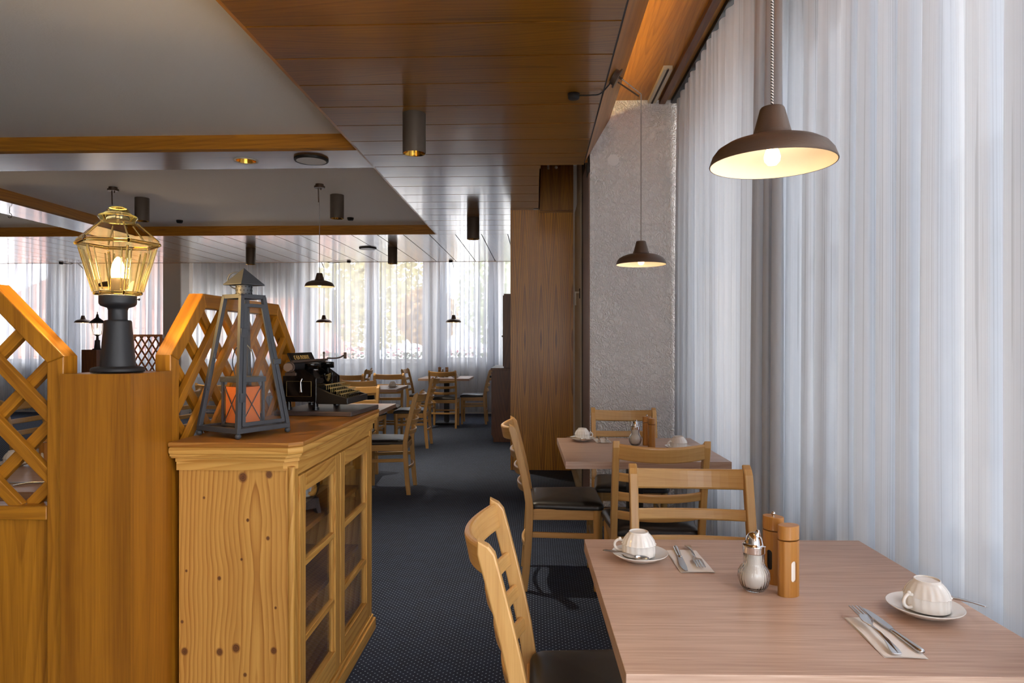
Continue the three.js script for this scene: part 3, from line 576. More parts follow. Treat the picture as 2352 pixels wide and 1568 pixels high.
// ---- the near table
const cup0 = makeCup('upturned white cup by the aisle edge of the near table'); cup0.position.set(0.273, TY + 0.0135, -1.803); cup0.scale.setScalar(0.95); cup0.rotation.y = PI * 0.92;
const saucer0 = makeSaucer('white saucer under the upturned cup with the spoon by the aisle edge'); saucer0.position.set(0.275, TY, -1.795);
copy(cup0, [0.832, TY + 0.0135, -1.462], -0.35, 'upturned white cup near the curtain edge of the near table');
copy(saucer0, [0.825, TY, -1.458], 0, 'white saucer near the curtain edge of the near table');
cutlery('coffee_spoon', 'small spoon lying across the saucer by the aisle edge', [0.178, -1.80], [0.292, -1.728], TY + 0.0205);
cutlery('coffee_spoon', 'small spoon sticking out from the saucer towards the curtain', [0.945, -1.443], [0.85, -1.525], TY + 0.021);
napkin('white folded napkin under knife and fork in the middle of the near table', [0.402, -1.787], 0.03, 0.086, 0.178);
cutlery('table_knife', 'table knife on the napkin beside the aisle cup', [0.388, -1.892], [0.372, -1.655], TY + 0.004);
cutlery('table_fork', 'fork on the napkin beside the aisle cup', [0.424, -1.905], [0.417, -1.712], TY + 0.004);
napkin('white folded napkin under the fork and knife at the curtain setting', [0.68, -1.342], -0.04, 0.078, 0.178);
cutlery('table_fork', 'fork on the napkin at the curtain setting', [0.662, -1.256], [0.672, -1.46], TY + 0.004, 0.06);
cutlery('table_knife', 'table knife on the napkin at the curtain setting', [0.712, -1.265], [0.697, -1.47], TY + 0.004);
const shaker0 = makeShaker('glass sugar shaker with chrome pourer on the near table'); shaker0.position.set(0.508, TY, -1.588); shaker0.rotation.y = -0.6;
const salt0 = makeMill('salt_mill', 'oval wooden salt mill with white salt in its slot, on the near table', false, MAT.sugar); salt0.position.set(0.577, TY, -1.56); salt0.rotation.y = 0.35;
const pepper0 = makeMill('pepper_mill', 'oval wooden pepper mill with steel knob on the near table', true, MAT.rubber); pepper0.position.set(0.57, TY, -1.638); pepper0.rotation.y = -0.85;
// ---- the second table
copy(saucer0, [0.268, TY, -3.93], 0, 'white saucer at the aisle edge of the second table'); copy(cup0, [0.268, TY + 0.0135, -3.93], PI * 0.9, 'upturned white cup at the aisle edge of the second table');
copy(saucer0, [0.76, TY, -3.62], 0, 'white saucer behind the chair crest on the second table'); copy(cup0, [0.76, TY + 0.0135, -3.62], -0.3, 'upturned white cup behind the chair crest on the second table');
cutlery('coffee_spoon', 'small spoon beside the aisle cup of the second table', [0.175, -3.9], [0.27, -3.835], TY + 0.0225);
napkin('white napkin beside the aisle cup of the second table', [0.385, -3.93], 0.05, 0.09, 0.17);
cutlery('table_knife', 'table knife beside the aisle cup of the second table', [0.372, -4.03], [0.362, -3.83], TY + 0.004); cutlery('table_fork', 'fork beside the aisle cup of the second table', [0.41, -4.03], [0.405, -3.84], TY + 0.004);
cutlery('table_fork', 'fork whose tines show over the front chair crest of the second table', [0.6, -3.35], [0.61, -3.55], TY + 0.004);
copy(shaker0, [0.553, TY, -3.78], 0.8, 'glass sugar shaker on the second table'); copy(salt0, [0.63, TY, -3.70], 1.9, 'oval wooden salt mill on the second table'); copy(pepper0, [0.618, TY, -3.785], 0.5, 'oval wooden pepper mill with steel knob on the second table');
// ---- tables further away
const far = [[-1.82, -8.45, 'the middle table', 1.9], [-1.3, -10.75, 'the table by the dresser', 0.3], [-2.42, -3.03, 'the booth table behind the lattice', 2.6], [-3.3, -7.75, 'the table behind the metal lantern', 1]];
for (const [x, z, where, a] of far) { copy(saucer0, [x, TY, z], 0, 'white saucer on ' + where); copy(cup0, [x, TY + 0.0135, z], a, 'upturned white cup on ' + where); }
napkin('white napkin on the middle table', [-1.98, -8.3], 0.2); napkin('white napkin on the table by the dresser', [-1.42, -10.65], 0);
cutlery('table_fork', 'fork on the booth table behind the lattice', [-2.1, -2.62], [-1.98, -2.72]); cutlery('table_knife', 'table knife on the booth table behind the lattice', [-2.17, -2.66], [-1.98, -2.68]);
copy(salt0, [-2.215, TY, -2.95], 0, 'oval wooden salt mill on the booth table behind the lattice');
copy(shaker0, [-2.3, TY, -3.02], 0, 'glass sugar shaker on the booth table behind the lattice');
copy(shaker0, [-1.52, TY, -10.85], 0, 'glass sugar shaker on the table by the dresser'); copy(salt0, [-1.46, TY, -10.9], 0, 'oval wooden salt mill on the table by the dresser'); copy(pepper0, [-1.58, TY, -10.92], 0, 'oval wooden pepper mill with steel knob on the table by the dresser');

// ================================================================ lamps
function point(parent, at, color, power, size = 1) { const l = new THREE.PointLight(color, power, 0, 2); l.position.set(...at); l.castShadow = true; l.shadow.radius = size; parent.add(l); return l; }
// enamelled metal shade; origin at the middle of its rim
function makeShade(parent, lit = PENDANT) {
  const R = 0.1355;
  const out = [[R, 0.0], [R + 0.001, 0.002], [R - 0.001, 0.008], [R - 0.006, 0.022], [R - 0.016, 0.035], [R - 0.034, 0.046], [0.075, 0.055], [0.046, 0.0605], [0.0435, 0.062], [0.043, 0.069], [0.0405, 0.072], [0.032, 0.104], [0.0265, 0.125], [0.024, 0.1285], [0.006, 0.131], [0, 0.131]];
  const inn = out.slice(0, 15).map(([r, y]) => [Math.max(0.001, r - 0.0022), y - 0.0016]).reverse();
  part('shade_outer', lathe(out, 56), MAT.bronze, parent);
  const i = new THREE.LatheGeometry([[R - 0.0015, 0.0005], [R - 0.003, 0.008], [R - 0.008, 0.021], [R - 0.018, 0.033], [R - 0.036, 0.0435], [0.073, 0.0525], [0.044, 0.058], [0.039, 0.070], [0.024, 0.122], [0, 0.123]].map((p) => new THREE.Vector2(...p)), 56);
  part('shade_inner', clean(i), MAT.lampInside, parent);
  const b = part('bulb', [lathe([[0, -0.002], [0.010, 0.000], [0.0165, 0.008], [0.018, 0.018], [0.015, 0.03], [0.010, 0.040], [0.009, 0.05]], 20)], MAT.bulb, parent);
  part('bulb_socket', cyl(0.012, 0.012, 0.03, [0, 0.062, 0], { n: 16 }), MAT.cream, parent);
  point(parent, [0, 0.016, 0], WARM, lit, 0.6);
}
function cordUp(y0, y1) { const g = new THREE.CylinderGeometry(0.0032, 0.0032, y1 - y0, 8, 1, true); const uv = g.attributes.uv; for (let i = 0; i < uv.count; i++) uv.setY(i, uv.getY(i) * (y1 - y0) / 0.0065 / 4); g.translate(0, (y0 + y1) / 2, 0); return clean(g); }
function cordAlong(a, b, r = 0.0032) { const A = new THREE.Vector3(...a), B = new THREE.Vector3(...b), L = A.distanceTo(B), g = cordUp(0, L); g.applyQuaternion(new THREE.Quaternion().setFromUnitVectors(new THREE.Vector3(0, 1, 0), B.clone().sub(A).normalize())); g.translate(A.x, A.y, A.z); return g; }
// wall bracket on a slanted cove board: plate, rod, cord over the rod end; dir = direction from plate to rod end
function bracketLamp(label, rim, plate, end, puck, normal) {
  const t = thing('pendant_lamp', label, 'lamp', rim, 0, 'brown metal pendant lamps'); makeShade(t);
  const L = (p) => p.map((v, k) => v - rim[k]), pl = L(plate), en = L(end), up = en[1], n = new THREE.Vector3(...normal).normalize();
  part('cord', [cordUp(0.128, up), cordAlong([0, up, 0], [pl[0] + n.x * 0.05, pl[1] + n.y * 0.05 + 0.012, pl[2]])], MAT.cord, t);
  const q = new THREE.Quaternion().setFromUnitVectors(new THREE.Vector3(0, 1, 0), n), disc = (r, h, o) => { const g = new THREE.CylinderGeometry(r, r, h, 32); g.translate(0, o, 0); g.applyQuaternion(q); g.translate(...pl); return clean(g); };
  part('wall_plate', [disc(0.042, 0.022, 0.011), disc(0.054, 0.008, 0.026), rod([pl[0] + n.x * 0.03, pl[1] + n.y * 0.03 + 0.012, pl[2]], [pl[0] + n.x * 0.055, pl[1] + n.y * 0.055 + 0.012, pl[2]], 0.006, 10)], MAT.bronze, t);
  part('bracket_rod', rod([pl[0] + n.x * 0.03, pl[1] + n.y * 0.03 - 0.018, pl[2]], [en[0] - 0.008 * Math.sign(n.x || 1) * Math.abs(n.x), en[1] - 0.012, en[2]], 0.0042, 10), MAT.bronze, t);
  if (puck) {
    const p = L(puck); part('junction_box', lathe([[0, -0.03], [0.026, -0.029], [0.031, -0.024], [0.033, 0], [0, 0]], 28, p), MAT.rubber, t);
    const e = [pl[0] - n.x * 0.0, pl[1] - 0.02, pl[2]], d = new THREE.Vector3(...e).sub(new THREE.Vector3(...p)); const u = d.clone().setY(0).normalize();
    part('supply_cable', tube([[p[0] + u.x * 0.03, p[1] - 0.012, p[2] + u.z * 0.03], [p[0] + d.x * 0.45, p[1] - 0.016, p[2] + d.z * 0.45], [p[0] + d.x * 0.7, p[1] - 0.01, p[2] + d.z * 0.7], e], 0.004, 8, 30), MAT.blackCable, t);
  }
  return t;
}
const nSide = [0.865, -0.5, 0], sidePlate = (z) => [XR + 0.05, HC + 0.075, z];
bracketLamp('brown pendant lamp hanging in front of the stucco wall', [0.573, 1.75, -3.7], sidePlate(-3.65), [0.567, 2.685, -3.7], [0.205, HC, -3.7], nSide);
bracketLamp('large looking brown pendant lamp glowing over the near table', [0.53, 1.727, -1.53], sidePlate(-1.5), [0.525, 2.685, -1.53], [0.205, HC, -1.53], nSide);
const nFar = [0, -0.5, -0.865], farPlate = (x) => [x, HC + 0.06, -11.43];
bracketLamp('small far pendant lamp in front of the curtain by the dresser', [-1.435, 1.66, -11.6], farPlate(-1.435), [-1.435, 2.63, -11.6], [-1.44, HC, -11.25], nFar);
bracketLamp('small far pendant lamp below the mid room lamp', [-3.71, 1.66, -11.6], farPlate(-3.71), [-3.71, 2.63, -11.6], [-3.17, HC, -11.25], nFar);
bracketLamp('small far pendant lamp beside the black post lantern', [-8.02, 1.66, -11.6], farPlate(-8.02), [-8.02, 2.63, -11.6], [-8.2, HC, -11.3], nFar);
function rodLamp(label, x, z, rimY) {
  const t = thing('pendant_lamp', label, 'lamp', [x, rimY, z], 0, 'brown metal pendant lamps'); makeShade(t);
  const c = HW - rimY;
  part('ceiling_plate', [cyl(0.05, 0.05, 0.018, [0.0, c - 0.028, 0]), cyl(0.038, 0.038, 0.02, [0, c - 0.01, 0])], MAT.bronze, t);
  part('bracket_rod', [rod([-0.012, c - 0.03, 0], [-0.008, c - 0.17, 0], 0.006), rod([0.015, c - 0.03, 0], [0.013, c - 0.055, 0], 0.005)], MAT.bronze, t);
  part('cord', [cordUp(0.128, c - 0.17)], MAT.cord, t);
}
rodLamp('brown pendant lamp on a ceiling rod over the typewriter', -2.04, -6.25, 1.845);
rodLamp('brown pendant lamp on a ceiling rod behind the amber post lantern', -4.06, -6.3, 1.845);
// ---- cylinder downlights
function downlight(label, x, y, z) {
  const t = thing('cylinder_downlight', label, 'downlight', [x, y, z], 0, 'brown cylinder downlights'), R = 0.0685, Lh = 0.237;
  part('housing', [lathe([[0, 0], [R, 0], [R, -Lh], [R - 0.003, -Lh], [R - 0.003, -0.01]], 40)], MAT.canister, t);
  part('reflector', lathe([[R - 0.003, -Lh + 0.001], [R - 0.008, -Lh + 0.012], [R - 0.018, -Lh + 0.05], [0.03, -Lh + 0.085], [0.02, -Lh + 0.09]], 40), MAT.gold, t);
  part('lamp_disc', cyl(0.026, 0.026, 0.004, [0, -Lh + 0.088, 0]), MAT.spotGlow, t);
  const s = new THREE.SpotLight(NEUTRAL, DOWNLIGHT, 0, 0.62, 0.7, 2); s.position.set(0, -Lh + 0.08, 0); s.target.position.set(0, -3, 0); s.castShadow = true; s.shadow.radius = 1.2; t.add(s); t.add(s.target); return t;
}
downlight('brown cylinder downlight on the near timber ceiling', -0.73, HC, -3.99);
downlight('brown cylinder downlight in front of the veneer pier', -0.695, HC, -7.36);
downlight('brown cylinder downlight on the far planks above the curtain', -2.08, HC, -9.65);
downlight('brown cylinder downlight above the metal lantern', -4.165, HC, -9.65);
downlight('brown cylinder downlight on white plaster beside the mid room pendant', -2.015, HW, -6.72);
downlight('brown cylinder downlight on white plaster behind the amber lantern', -4.07, HW, -6.79);
downlight('brown cylinder downlight on the timber band above the camera', -0.73, HC, -0.62);
downlight('brown cylinder downlight on the timber band behind the camera', -0.73, HC, 2.4);
// ---- recessed fittings
{
  const t = thing('recessed_downlight', 'round recessed downlight with gold reflector in the cross beam', 'downlight', [-2.184, HC, -4.977]);
  part('trim_ring', lathe([[0.072, -0.001], [0.078, -0.005], [0.088, -0.004], [0.09, 0.0]], 44), MAT.cream, t); part('reflector', lathe([[0.073, -0.002], [0.066, 0.03], [0.05, 0.075], [0.03, 0.095], [0, 0.1]], 44), MAT.gold, t); part('lamp_disc', cyl(0.022, 0.022, 0.004, [0, 0.09, 0]), MAT.spotGlow, t); point(t, [0, 0.06, 0], NEUTRAL, 0.05, 0.5);
  const spk = (l, x, z) => { const s = thing('ceiling_speaker', l, 'speaker', [x, HC, z], 0, 'round ceiling speakers'); part('ring', lathe([[0.108, -0.018], [0.12, -0.018], [0.125, -0.012], [0.125, 0.0]], 48), MAT.rubber, s); part('grille', lathe([[0, -0.02], [0.109, -0.017]], 48), MAT.whiteFrame, s); };
  spk('round white ceiling speaker with dark ring in the cross beam', -1.677, -4.947); spk('round white ceiling speaker on the far timber planks', -2.446, -9.67);
  const sm = (l, x, z) => { const s = thing('smoke_detector', l, 'detector', [x, HW, z], 0, 'small dark ceiling detectors'); part('detector_body', lathe([[0, -0.035], [0.03, -0.033], [0.036, -0.02], [0.04, 0]], 24), MAT.rubber, s); };
  sm('small dark detector on white plaster left of the mid room pendant', -4.357, -8.05); sm('small dark detector on white plaster beside a cylinder downlight', -2.224, -7.96);
  const h = thing('ceiling_hook', 'small wire hook under the long ceiling beam', 'hook', [-5.445, HC, -6.75]); part('hook_wire', tube([[0, 0, 0], [0, -0.03, 0], [0.02, -0.045, 0], [0.022, -0.07, 0], [0, -0.082, 0], [-0.018, -0.068, 0]], 0.003, 6, 24), MAT.blackMetal, h);
}
// ---- warm tube hidden behind the cove board
{
  const t = thing('cove_light', 'warm tube light hidden behind the slanted cove board', 'light', [0.37, 2.955, 0]);
  part('batten', span(-0.03, 0.03, -0.055, -0.02, ZB - 0.3, -4.95), MAT.whiteFrame, t);
  part('tube', put(cyl(0.013, 0.013, ZB - 0.4 + 4.9, [0, 0, 0], { n: 10 }), [0, 0, (ZB - 0.4 - 4.9) / 2], [PI / 2, 0, 0]), MAT.tubeGlow, t);
  const l = new THREE.RectAreaLight(new THREE.Color(1, 0.74, 0.32), COVE, ZB - 0.4 + 4.9, 0.05); l.position.set(0.02, 0.014, (ZB - 0.4 - 4.9) / 2); l.rotation.order = 'YXZ'; l.rotation.set(0.9, -PI / 2, 0); t.add(l);
}
// ---- lantern on the timber post
function hexR(th) { const a = ((th % (PI / 3)) + PI / 3) % (PI / 3) - PI / 6; return Math.cos(PI / 6) / Math.cos(a); }
function hexLathe(pts, n, hexFrom, turn = 0, rib = 0.012) { // pts: [r, y, hexness]
  const P = [], I = [];
  pts.forEach(([r, y, hx]) => { for (let i = 0; i < n; i++) { const th = i / n * 2 * PI, k = hexR(th), c = Math.abs(((th % (PI / 3)) + PI / 3) % (PI / 3) - PI / 6) / (PI / 6), bump = (c > 0.86 ? rib : c > 0.74 ? -rib * 0.5 : 0) * (hx || 0); const q = r * (1 + (k - 1) * (hx ?? 1)) * (1 + bump); P.push(Math.cos(th + turn) * q, y, Math.sin(th + turn) * q); } });
  const m = pts.length; for (let j = 0; j < m - 1; j++) for (let i = 0; i < n; i++) { const a = j * n + i, b = j * n + (i + 1) % n; I.push(a, a + n, b, b, a + n, b + n); }
  const g = new THREE.BufferGeometry(); g.setAttribute('position', new THREE.Float32BufferAttribute(P, 3)); g.setIndex(I); return toCreasedNormals(clean(g), 0.5);
}
{
  const t = thing('post_lantern', 'black post lantern with lit amber glass hexagon shade on the timber post', 'lantern', [-1.245, 1.2395, -1.955], 0.28); t.scale.set(0.855, 0.955, 0.855);
  part('base_disc', lathe([[0, 0], [0.083, 0], [0.084, 0.004], [0.084, 0.010], [0.080, 0.014], [0.07, 0.0165], [0.058, 0.018]], 48), MAT.blackMetal, t);
  part('body', lathe([[0.056, 0.014], [0.055, 0.025], [0.043, 0.155], [0.041, 0.160], [0.037, 0.161], [0.030, 0.162], [0.030, 0.192], [0.033, 0.199], [0.052, 0.205], [0.0575, 0.211], [0.0585, 0.216], [0.0585, 0.236], [0.0565, 0.238], [0.0, 0.238]], 48), MAT.blackMetal, t);
  const body = [[0.070, 0.238, 1], [0.080, 0.252, 1], [0.121, 0.382, 1], [0.126, 0.392, 1], [0.1305, 0.402, 1], [0.129, 0.410, 1], [0.066, 0.462, 0.7], [0.052, 0.468, 0.1]];
  part('glass_shade', hexLathe(body, 96, 0, 0, 0.02), MAT.amberThin, t);
  const cp = (k, r, y) => { const a = k * PI / 3; return [Math.cos(a) * r, y, Math.sin(a) * r]; };
  for (let k = 0; k < 6; k++) {
    part('glass_rib', rod(cp(k, 0.0785, 0.25), cp(k, 0.1215, 0.384), 0.0042, 8), MAT.amberGlass, t);
    for (const s of [-1, 1]) { const w = (r, y) => { const p = cp(k, r, y), q = cp(k + s, r, y); return p.map((v, n) => mix(v, q[n], 0.14)); }; part('glass_flute', rod(w(0.077, 0.254), w(0.119, 0.378), 0.0026, 8), MAT.amberGlass, t); }
    part('glass_rim', rod(cp(k, 0.132, 0.3985), cp(k + 1, 0.132, 0.3985), 0.0058, 8), MAT.amberGlass, t); part('glass_rim', rod(cp(k, 0.0735, 0.2445), cp(k + 1, 0.0735, 0.2445), 0.0055, 8), MAT.amberGlass, t);
    part('glass_rib', rod(cp(k, 0.129, 0.409), cp(k, 0.062, 0.463), 0.0028, 8), MAT.amberGlass, t);
  }
  part('glass_cap', lathe([[0.0, 0.474], [0.046, 0.468], [0.052, 0.466], [0.056, 0.474], [0.0615, 0.480], [0.0595, 0.486], [0.048, 0.490], [0.040, 0.495], [0.032, 0.507], [0.018, 0.5145], [0, 0.5155]], 48), MAT.amberCap, t);
  const scr = part('set_screw', [rod([0.055, 0.226, 0.01], [0.069, 0.226, 0.013], 0.0018), ball(0.004, [0.07, 0.226, 0.013], 8)], MAT.blackMetal, t);
  part('bulb_holder', lathe([[0.0, 0.238], [0.021, 0.238], [0.021, 0.292], [0, 0.292]], 24), MAT.canister, t);
  part('bulb', lathe([[0.019, 0.29], [0.0215, 0.302], [0.0215, 0.315], [0.018, 0.335], [0.011, 0.35], [0.004, 0.358], [0, 0.359]], 24), MAT.flame, t);
  point(t, [0, 0.322, 0], WARM, POSTLAMP, 0.9);
}

// ================================================================ partition: posts, lattice screens
{
  const p = thing('partition_post', 'square honey timber post carrying the amber lantern', 'post', [-1.243, 0, -1.957]);
  const a = 0.102, b = 0.108, t = 0.015;
  part('front_board', span(-a, a, 0, 1.238, b - t, b), MAT.honeyFine, p); part('side_board', span(a - t, a, 0, 1.238, -b, b - t), MAT.honeyFine, p); part('side_board', span(-a, -a + t, 0, 1.238, -b, b - t), MAT.honeyFine, p);
  part('rear_board', span(-a + t, a - t, 0, 1.238, -b, -b + t), MAT.honeyFine, p); part('cap', span(-a + t, a - t, 1.22, 1.2375, -b + t, b - t), MAT.honeyFine, p);
}
// a screen in the plane x = 0 of its own axes, running from z = 0 towards -z; hexagon head, lattice of two layers
function screen(label, at, turn, L, { flip = 1, mat = MAT.honey, low = 0.86, W = 0.052, D = 0.05 } = {}) {
  const t = thing('lattice_screen', label, 'screen', at, turn, 'honey timber lattice screens');
  const y1 = 1.288, y2 = 1.495, c = 0.205, h = W / 2;
  const pr = (pts) => { const g = extrude(pts, W - 0.008, { bevel: 0.004, seg: 2, ax: 'y' }); g.translate(0, 0, -(W - 0.008) / 2); g.rotateY(PI / 2); return g; };  // (s, y) outline: s runs towards -z
  const k = D * 0.414;
  part('upright', pr([[0, 0], [D, 0], [D, y1 - k * 0.9], [0, y1]]), mat, t); part('upright', pr([[L - D, 0], [L, 0], [L, y1], [L - D, y1 - k * 0.9]]), mat, t);
  part('head_rail', grain(pr([[0, y1], [D, y1 - k * 0.9], [c + k * 0.95, y2 - D], [c, y2]]), 'y'), mat, t); part('head_rail', grain(pr([[L, y1], [L - c, y2], [L - c - k * 0.95, y2 - D], [L - D, y1 - k * 0.9]]), 'y'), mat, t);
  part('head_rail', grain(pr([[c, y2], [c + k * 0.95, y2 - D], [L - c - k * 0.95, y2 - D], [L - c, y2]]), 'z'), mat, t);
  part('sill_rail', span(-h, h, low - 0.04, low, -D, -L + D, { ax: 'z', r: 0.004 }), mat, t);
  part('panel', span(-0.008, 0.008, 0.06, low - 0.04, -D, -L + D), mat, t); part('foot_rail', span(-h, h, 0, 0.06, -D, -L + D, { ax: 'z' }), mat, t);
  // lattice bars clipped to the opening
  const poly = [[D, low], [L - D, low], [L - D, y1 - k], [L - c - k, y2 - D], [c + k, y2 - D], [D, y1 - k]];
  const clip = (dir, off) => { // points on the line y = dir * s + off inside the (convex) opening
    let t0 = -9, t1 = 9; const P = [0, off], V = [1, dir];
    for (let i = 0; i < poly.length; i++) { const A = poly[i], B = poly[(i + 1) % poly.length], nx = -(B[1] - A[1]), ny = B[0] - A[0]; const d = nx * V[0] + ny * V[1], e = nx * (P[0] - A[0]) + ny * (P[1] - A[1]); if (Math.abs(d) < 1e-9) { if (e < 0) return null; } else { const q = -e / d; if (d > 0) t0 = Math.max(t0, q); else t1 = Math.min(t1, q); } }
    return t1 - t0 > 0.03 ? [[t0, off + dir * t0], [t1, off + dir * t1]] : null;
  };
  for (const [dir, x] of [[1, 0.012 * flip], [-1, -0.012 * flip]]) for (let o = -12; o < 12; o++) {
    const q = clip(dir, low + 0.03 + o * 0.176 + (dir < 0 ? 0.09 : 0)); if (!q) continue;
    part('lattice_bar', bar([x, q[0][1], -q[0][0]], [x, q[1][1], -q[1][0]], 0.022, 0.034, [1, 0, 0], { r: 0.003, over: 0.02 }), mat, t);
  }
  return t;
}
screen('hexagonal lattice screen beside the timber post behind the cabinet', [-1.172, 0, -2.067], 0, 1.09, { flip: 1 });
screen('lattice screen cut by the picture edge beside the amber lantern', [-1.346, 0, -1.895], PI / 2, 1.6, { flip: -1, W: 0.06 });
// ---- glazed pine cabinet
{
  const x0 = -1.122, x1 = -0.762, z0 = -2.07, z1 = -3.06, H = 1.018, t = 0.022;
  const c = thing('glazed_cabinet', 'old pine cabinet with two glazed doors under the metal lantern', 'cabinet', [x0, 0, z0]);
  const B = (a, b, y0, y1, c0, c1, o) => span(a - x0, b - x0, y0, y1, c0 - z0, c1 - z0, o);
  // near end board with its own knots
  const end = new THREE.BoxGeometry(x1 - x0, 0.87, t); { const uv = end.attributes.uv; for (let i = 0; i < uv.count; i++) uv.setXY(i, uv.getX(i) * 0.37, uv.getY(i) * 0.87 + 0.07); } end.translate((x1 - x0) / 2, 0.07 + 0.435, -t / 2);
  part('end_board', clean(end), MAT.pineEnd, c);
  part('end_board', B(x0, x1, 0.07, 0.94, z1 + t, z1), MAT.pine, c);
  part('back_board', B(x0, x0 + 0.015, 0.07, 0.94, z0 - t, z1 + t), MAT.pine, c);
  part('bottom_board', B(x0, x1, 0.07, 0.1, z0 - t, z1 + t, { ax: 'z' }), MAT.pine, c);
  for (const y of [0.655, 0.385]) { part('shelf', B(x0 + 0.015, x1 - 0.05, y, y + 0.02, z0 - t, z1 + t, { ax: 'z', r: 0.003 }), MAT.pineTop, c); part('shelf_cleat', B(x0 + 0.02, x1 - 0.06, y - 0.03, y, z1 + t + 0.02, z1 + t), MAT.pine, c); }
  // cornice: stacked mouldings, the aisle corner canted
  const ring = (o, y0, y1, o2 = o) => { const pts = (k) => [[-0.003 - (k > 0.02 ? 0.012 : 0), k], [x1 - x0 + k - 0.035, k], [x1 - x0 + k, k - 0.035], [x1 - x0 + k, -(z0 - z1) - k * 0.6], [-0.003, -(z0 - z1) - k * 0.6]]; const g = new THREE.ExtrudeGeometry(new THREE.Shape(pts(o).map(([x, z]) => new THREE.Vector2(x, -z))), { depth: o2 !== o ? (y1 - y0) * 0.3 : y1 - y0, bevelEnabled: o2 !== o, bevelThickness: (y1 - y0) * 0.35, bevelSize: Math.abs(o2 - o), bevelOffset: -Math.abs(o2 - o), bevelSegments: 3 }); g.rotateX(-PI / 2); g.translate(0, o2 !== o ? y0 + (y1 - y0) * 0.35 : y0, 0); return grain(g, 'x'); };
  part('cornice', [ring(0.010, 0.928, 0.962), ring(0.016, 0.955, 0.970), ring(0.022, 0.966, 0.974, 0.016), ring(0.028, 0.974, 0.980)], MAT.pine, c);
  part('cornice_edge', ring(0.034, 0.979, 1.004, 0.028), MAT.pine, c);
  part('top_board', ring(0.036, 1.003, H, 0.034), MAT.pineTop, c);
  part('plinth', [B(x0 + 0.005, x1 + 0.018, 0, 0.055, z0 + 0.015, z1 - 0.03, { ax: 'z', r: 0.004 }), B(x0 + 0.005, x1 + 0.010, 0.055, 0.075, z0 + 0.008, z1 - 0.02, { ax: 'z', r: 0.006 })], MAT.pine, c);
  // face frame
  const xf0 = x1 - 0.022, mid = (z0 + z1) / 2, fw = 0.03;
  part('stile', B(xf0, x1, 0.075, 0.935, z0 - t, z0 - t - fw), MAT.pine, c); part('stile', B(xf0, x1 + 0.006, 0.075, 0.935, z1 + fw, z1), MAT.pine, c); part('top_rail', B(xf0, x1, 0.905, 0.935, z0 - t - fw, z1 + fw, { ax: 'z' }), MAT.pine, c);
  const corner = new THREE.CylinderGeometry(0.012, 0.012, 0.865, 8); part('corner_bead', put(grain(corner), [x1 - x0 - 0.004, 0.505, -0.006]), MAT.pine, c);
  // doors
  const door = (za, zb) => {
    const xd = x1 + 0.002, d = new THREE.Group(); d.name = 'door'; c.add(d); const s = 0.055, y0 = 0.085, y1 = 0.9, T = 0.022;
    const P = (n, g, m = MAT.pine) => part(n, g, m, d);
    P('door_stile', B(xd - T, xd + 0.004, y0, y1, za, za - s, { r: 0.003 })); P('door_stile', B(xd - T, xd + 0.004, y0, y1, zb + s, zb, { r: 0.003 }));
    P('door_rail', B(xd - T, xd + 0.004, y1 - 0.06, y1, za - s, zb + s, { ax: 'z', r: 0.003 })); P('door_rail', B(xd - T, xd + 0.004, y0, y0 + 0.08, za - s, zb + s, { ax: 'z', r: 0.003 }));
    const ys = [y0 + 0.08, 0.352, 0.602, y1 - 0.06];
    for (const y of ys.slice(1, 3)) P('glazing_bar', B(xd - 0.018, xd + 0.001, y - 0.011, y + 0.011, za - s, zb + s, { ax: 'z', r: 0.003 }));
    for (let k = 0; k < 3; k++) P('pane', B(xd - 0.012, xd - 0.009, ys[k], ys[k + 1], za - s, zb + s), MAT.glass);
    P('glazing_bead', [B(xd - 0.014, xd - 0.002, y0 + 0.08, y1 - 0.06, za - s, za - s - 0.008), B(xd - 0.014, xd - 0.002, y0 + 0.08, y1 - 0.06, zb + s + 0.008, zb + s)]);
  };
  door(z0 - t - fw - 0.002, mid + 0.006); door(mid - 0.008, z1 + fw + 0.002);
  part('door_gap', B(xf0 - 0.004, x1 - 0.004, 0.085, 0.905, mid + 0.008, mid - 0.01), MAT.walnut, c);
}
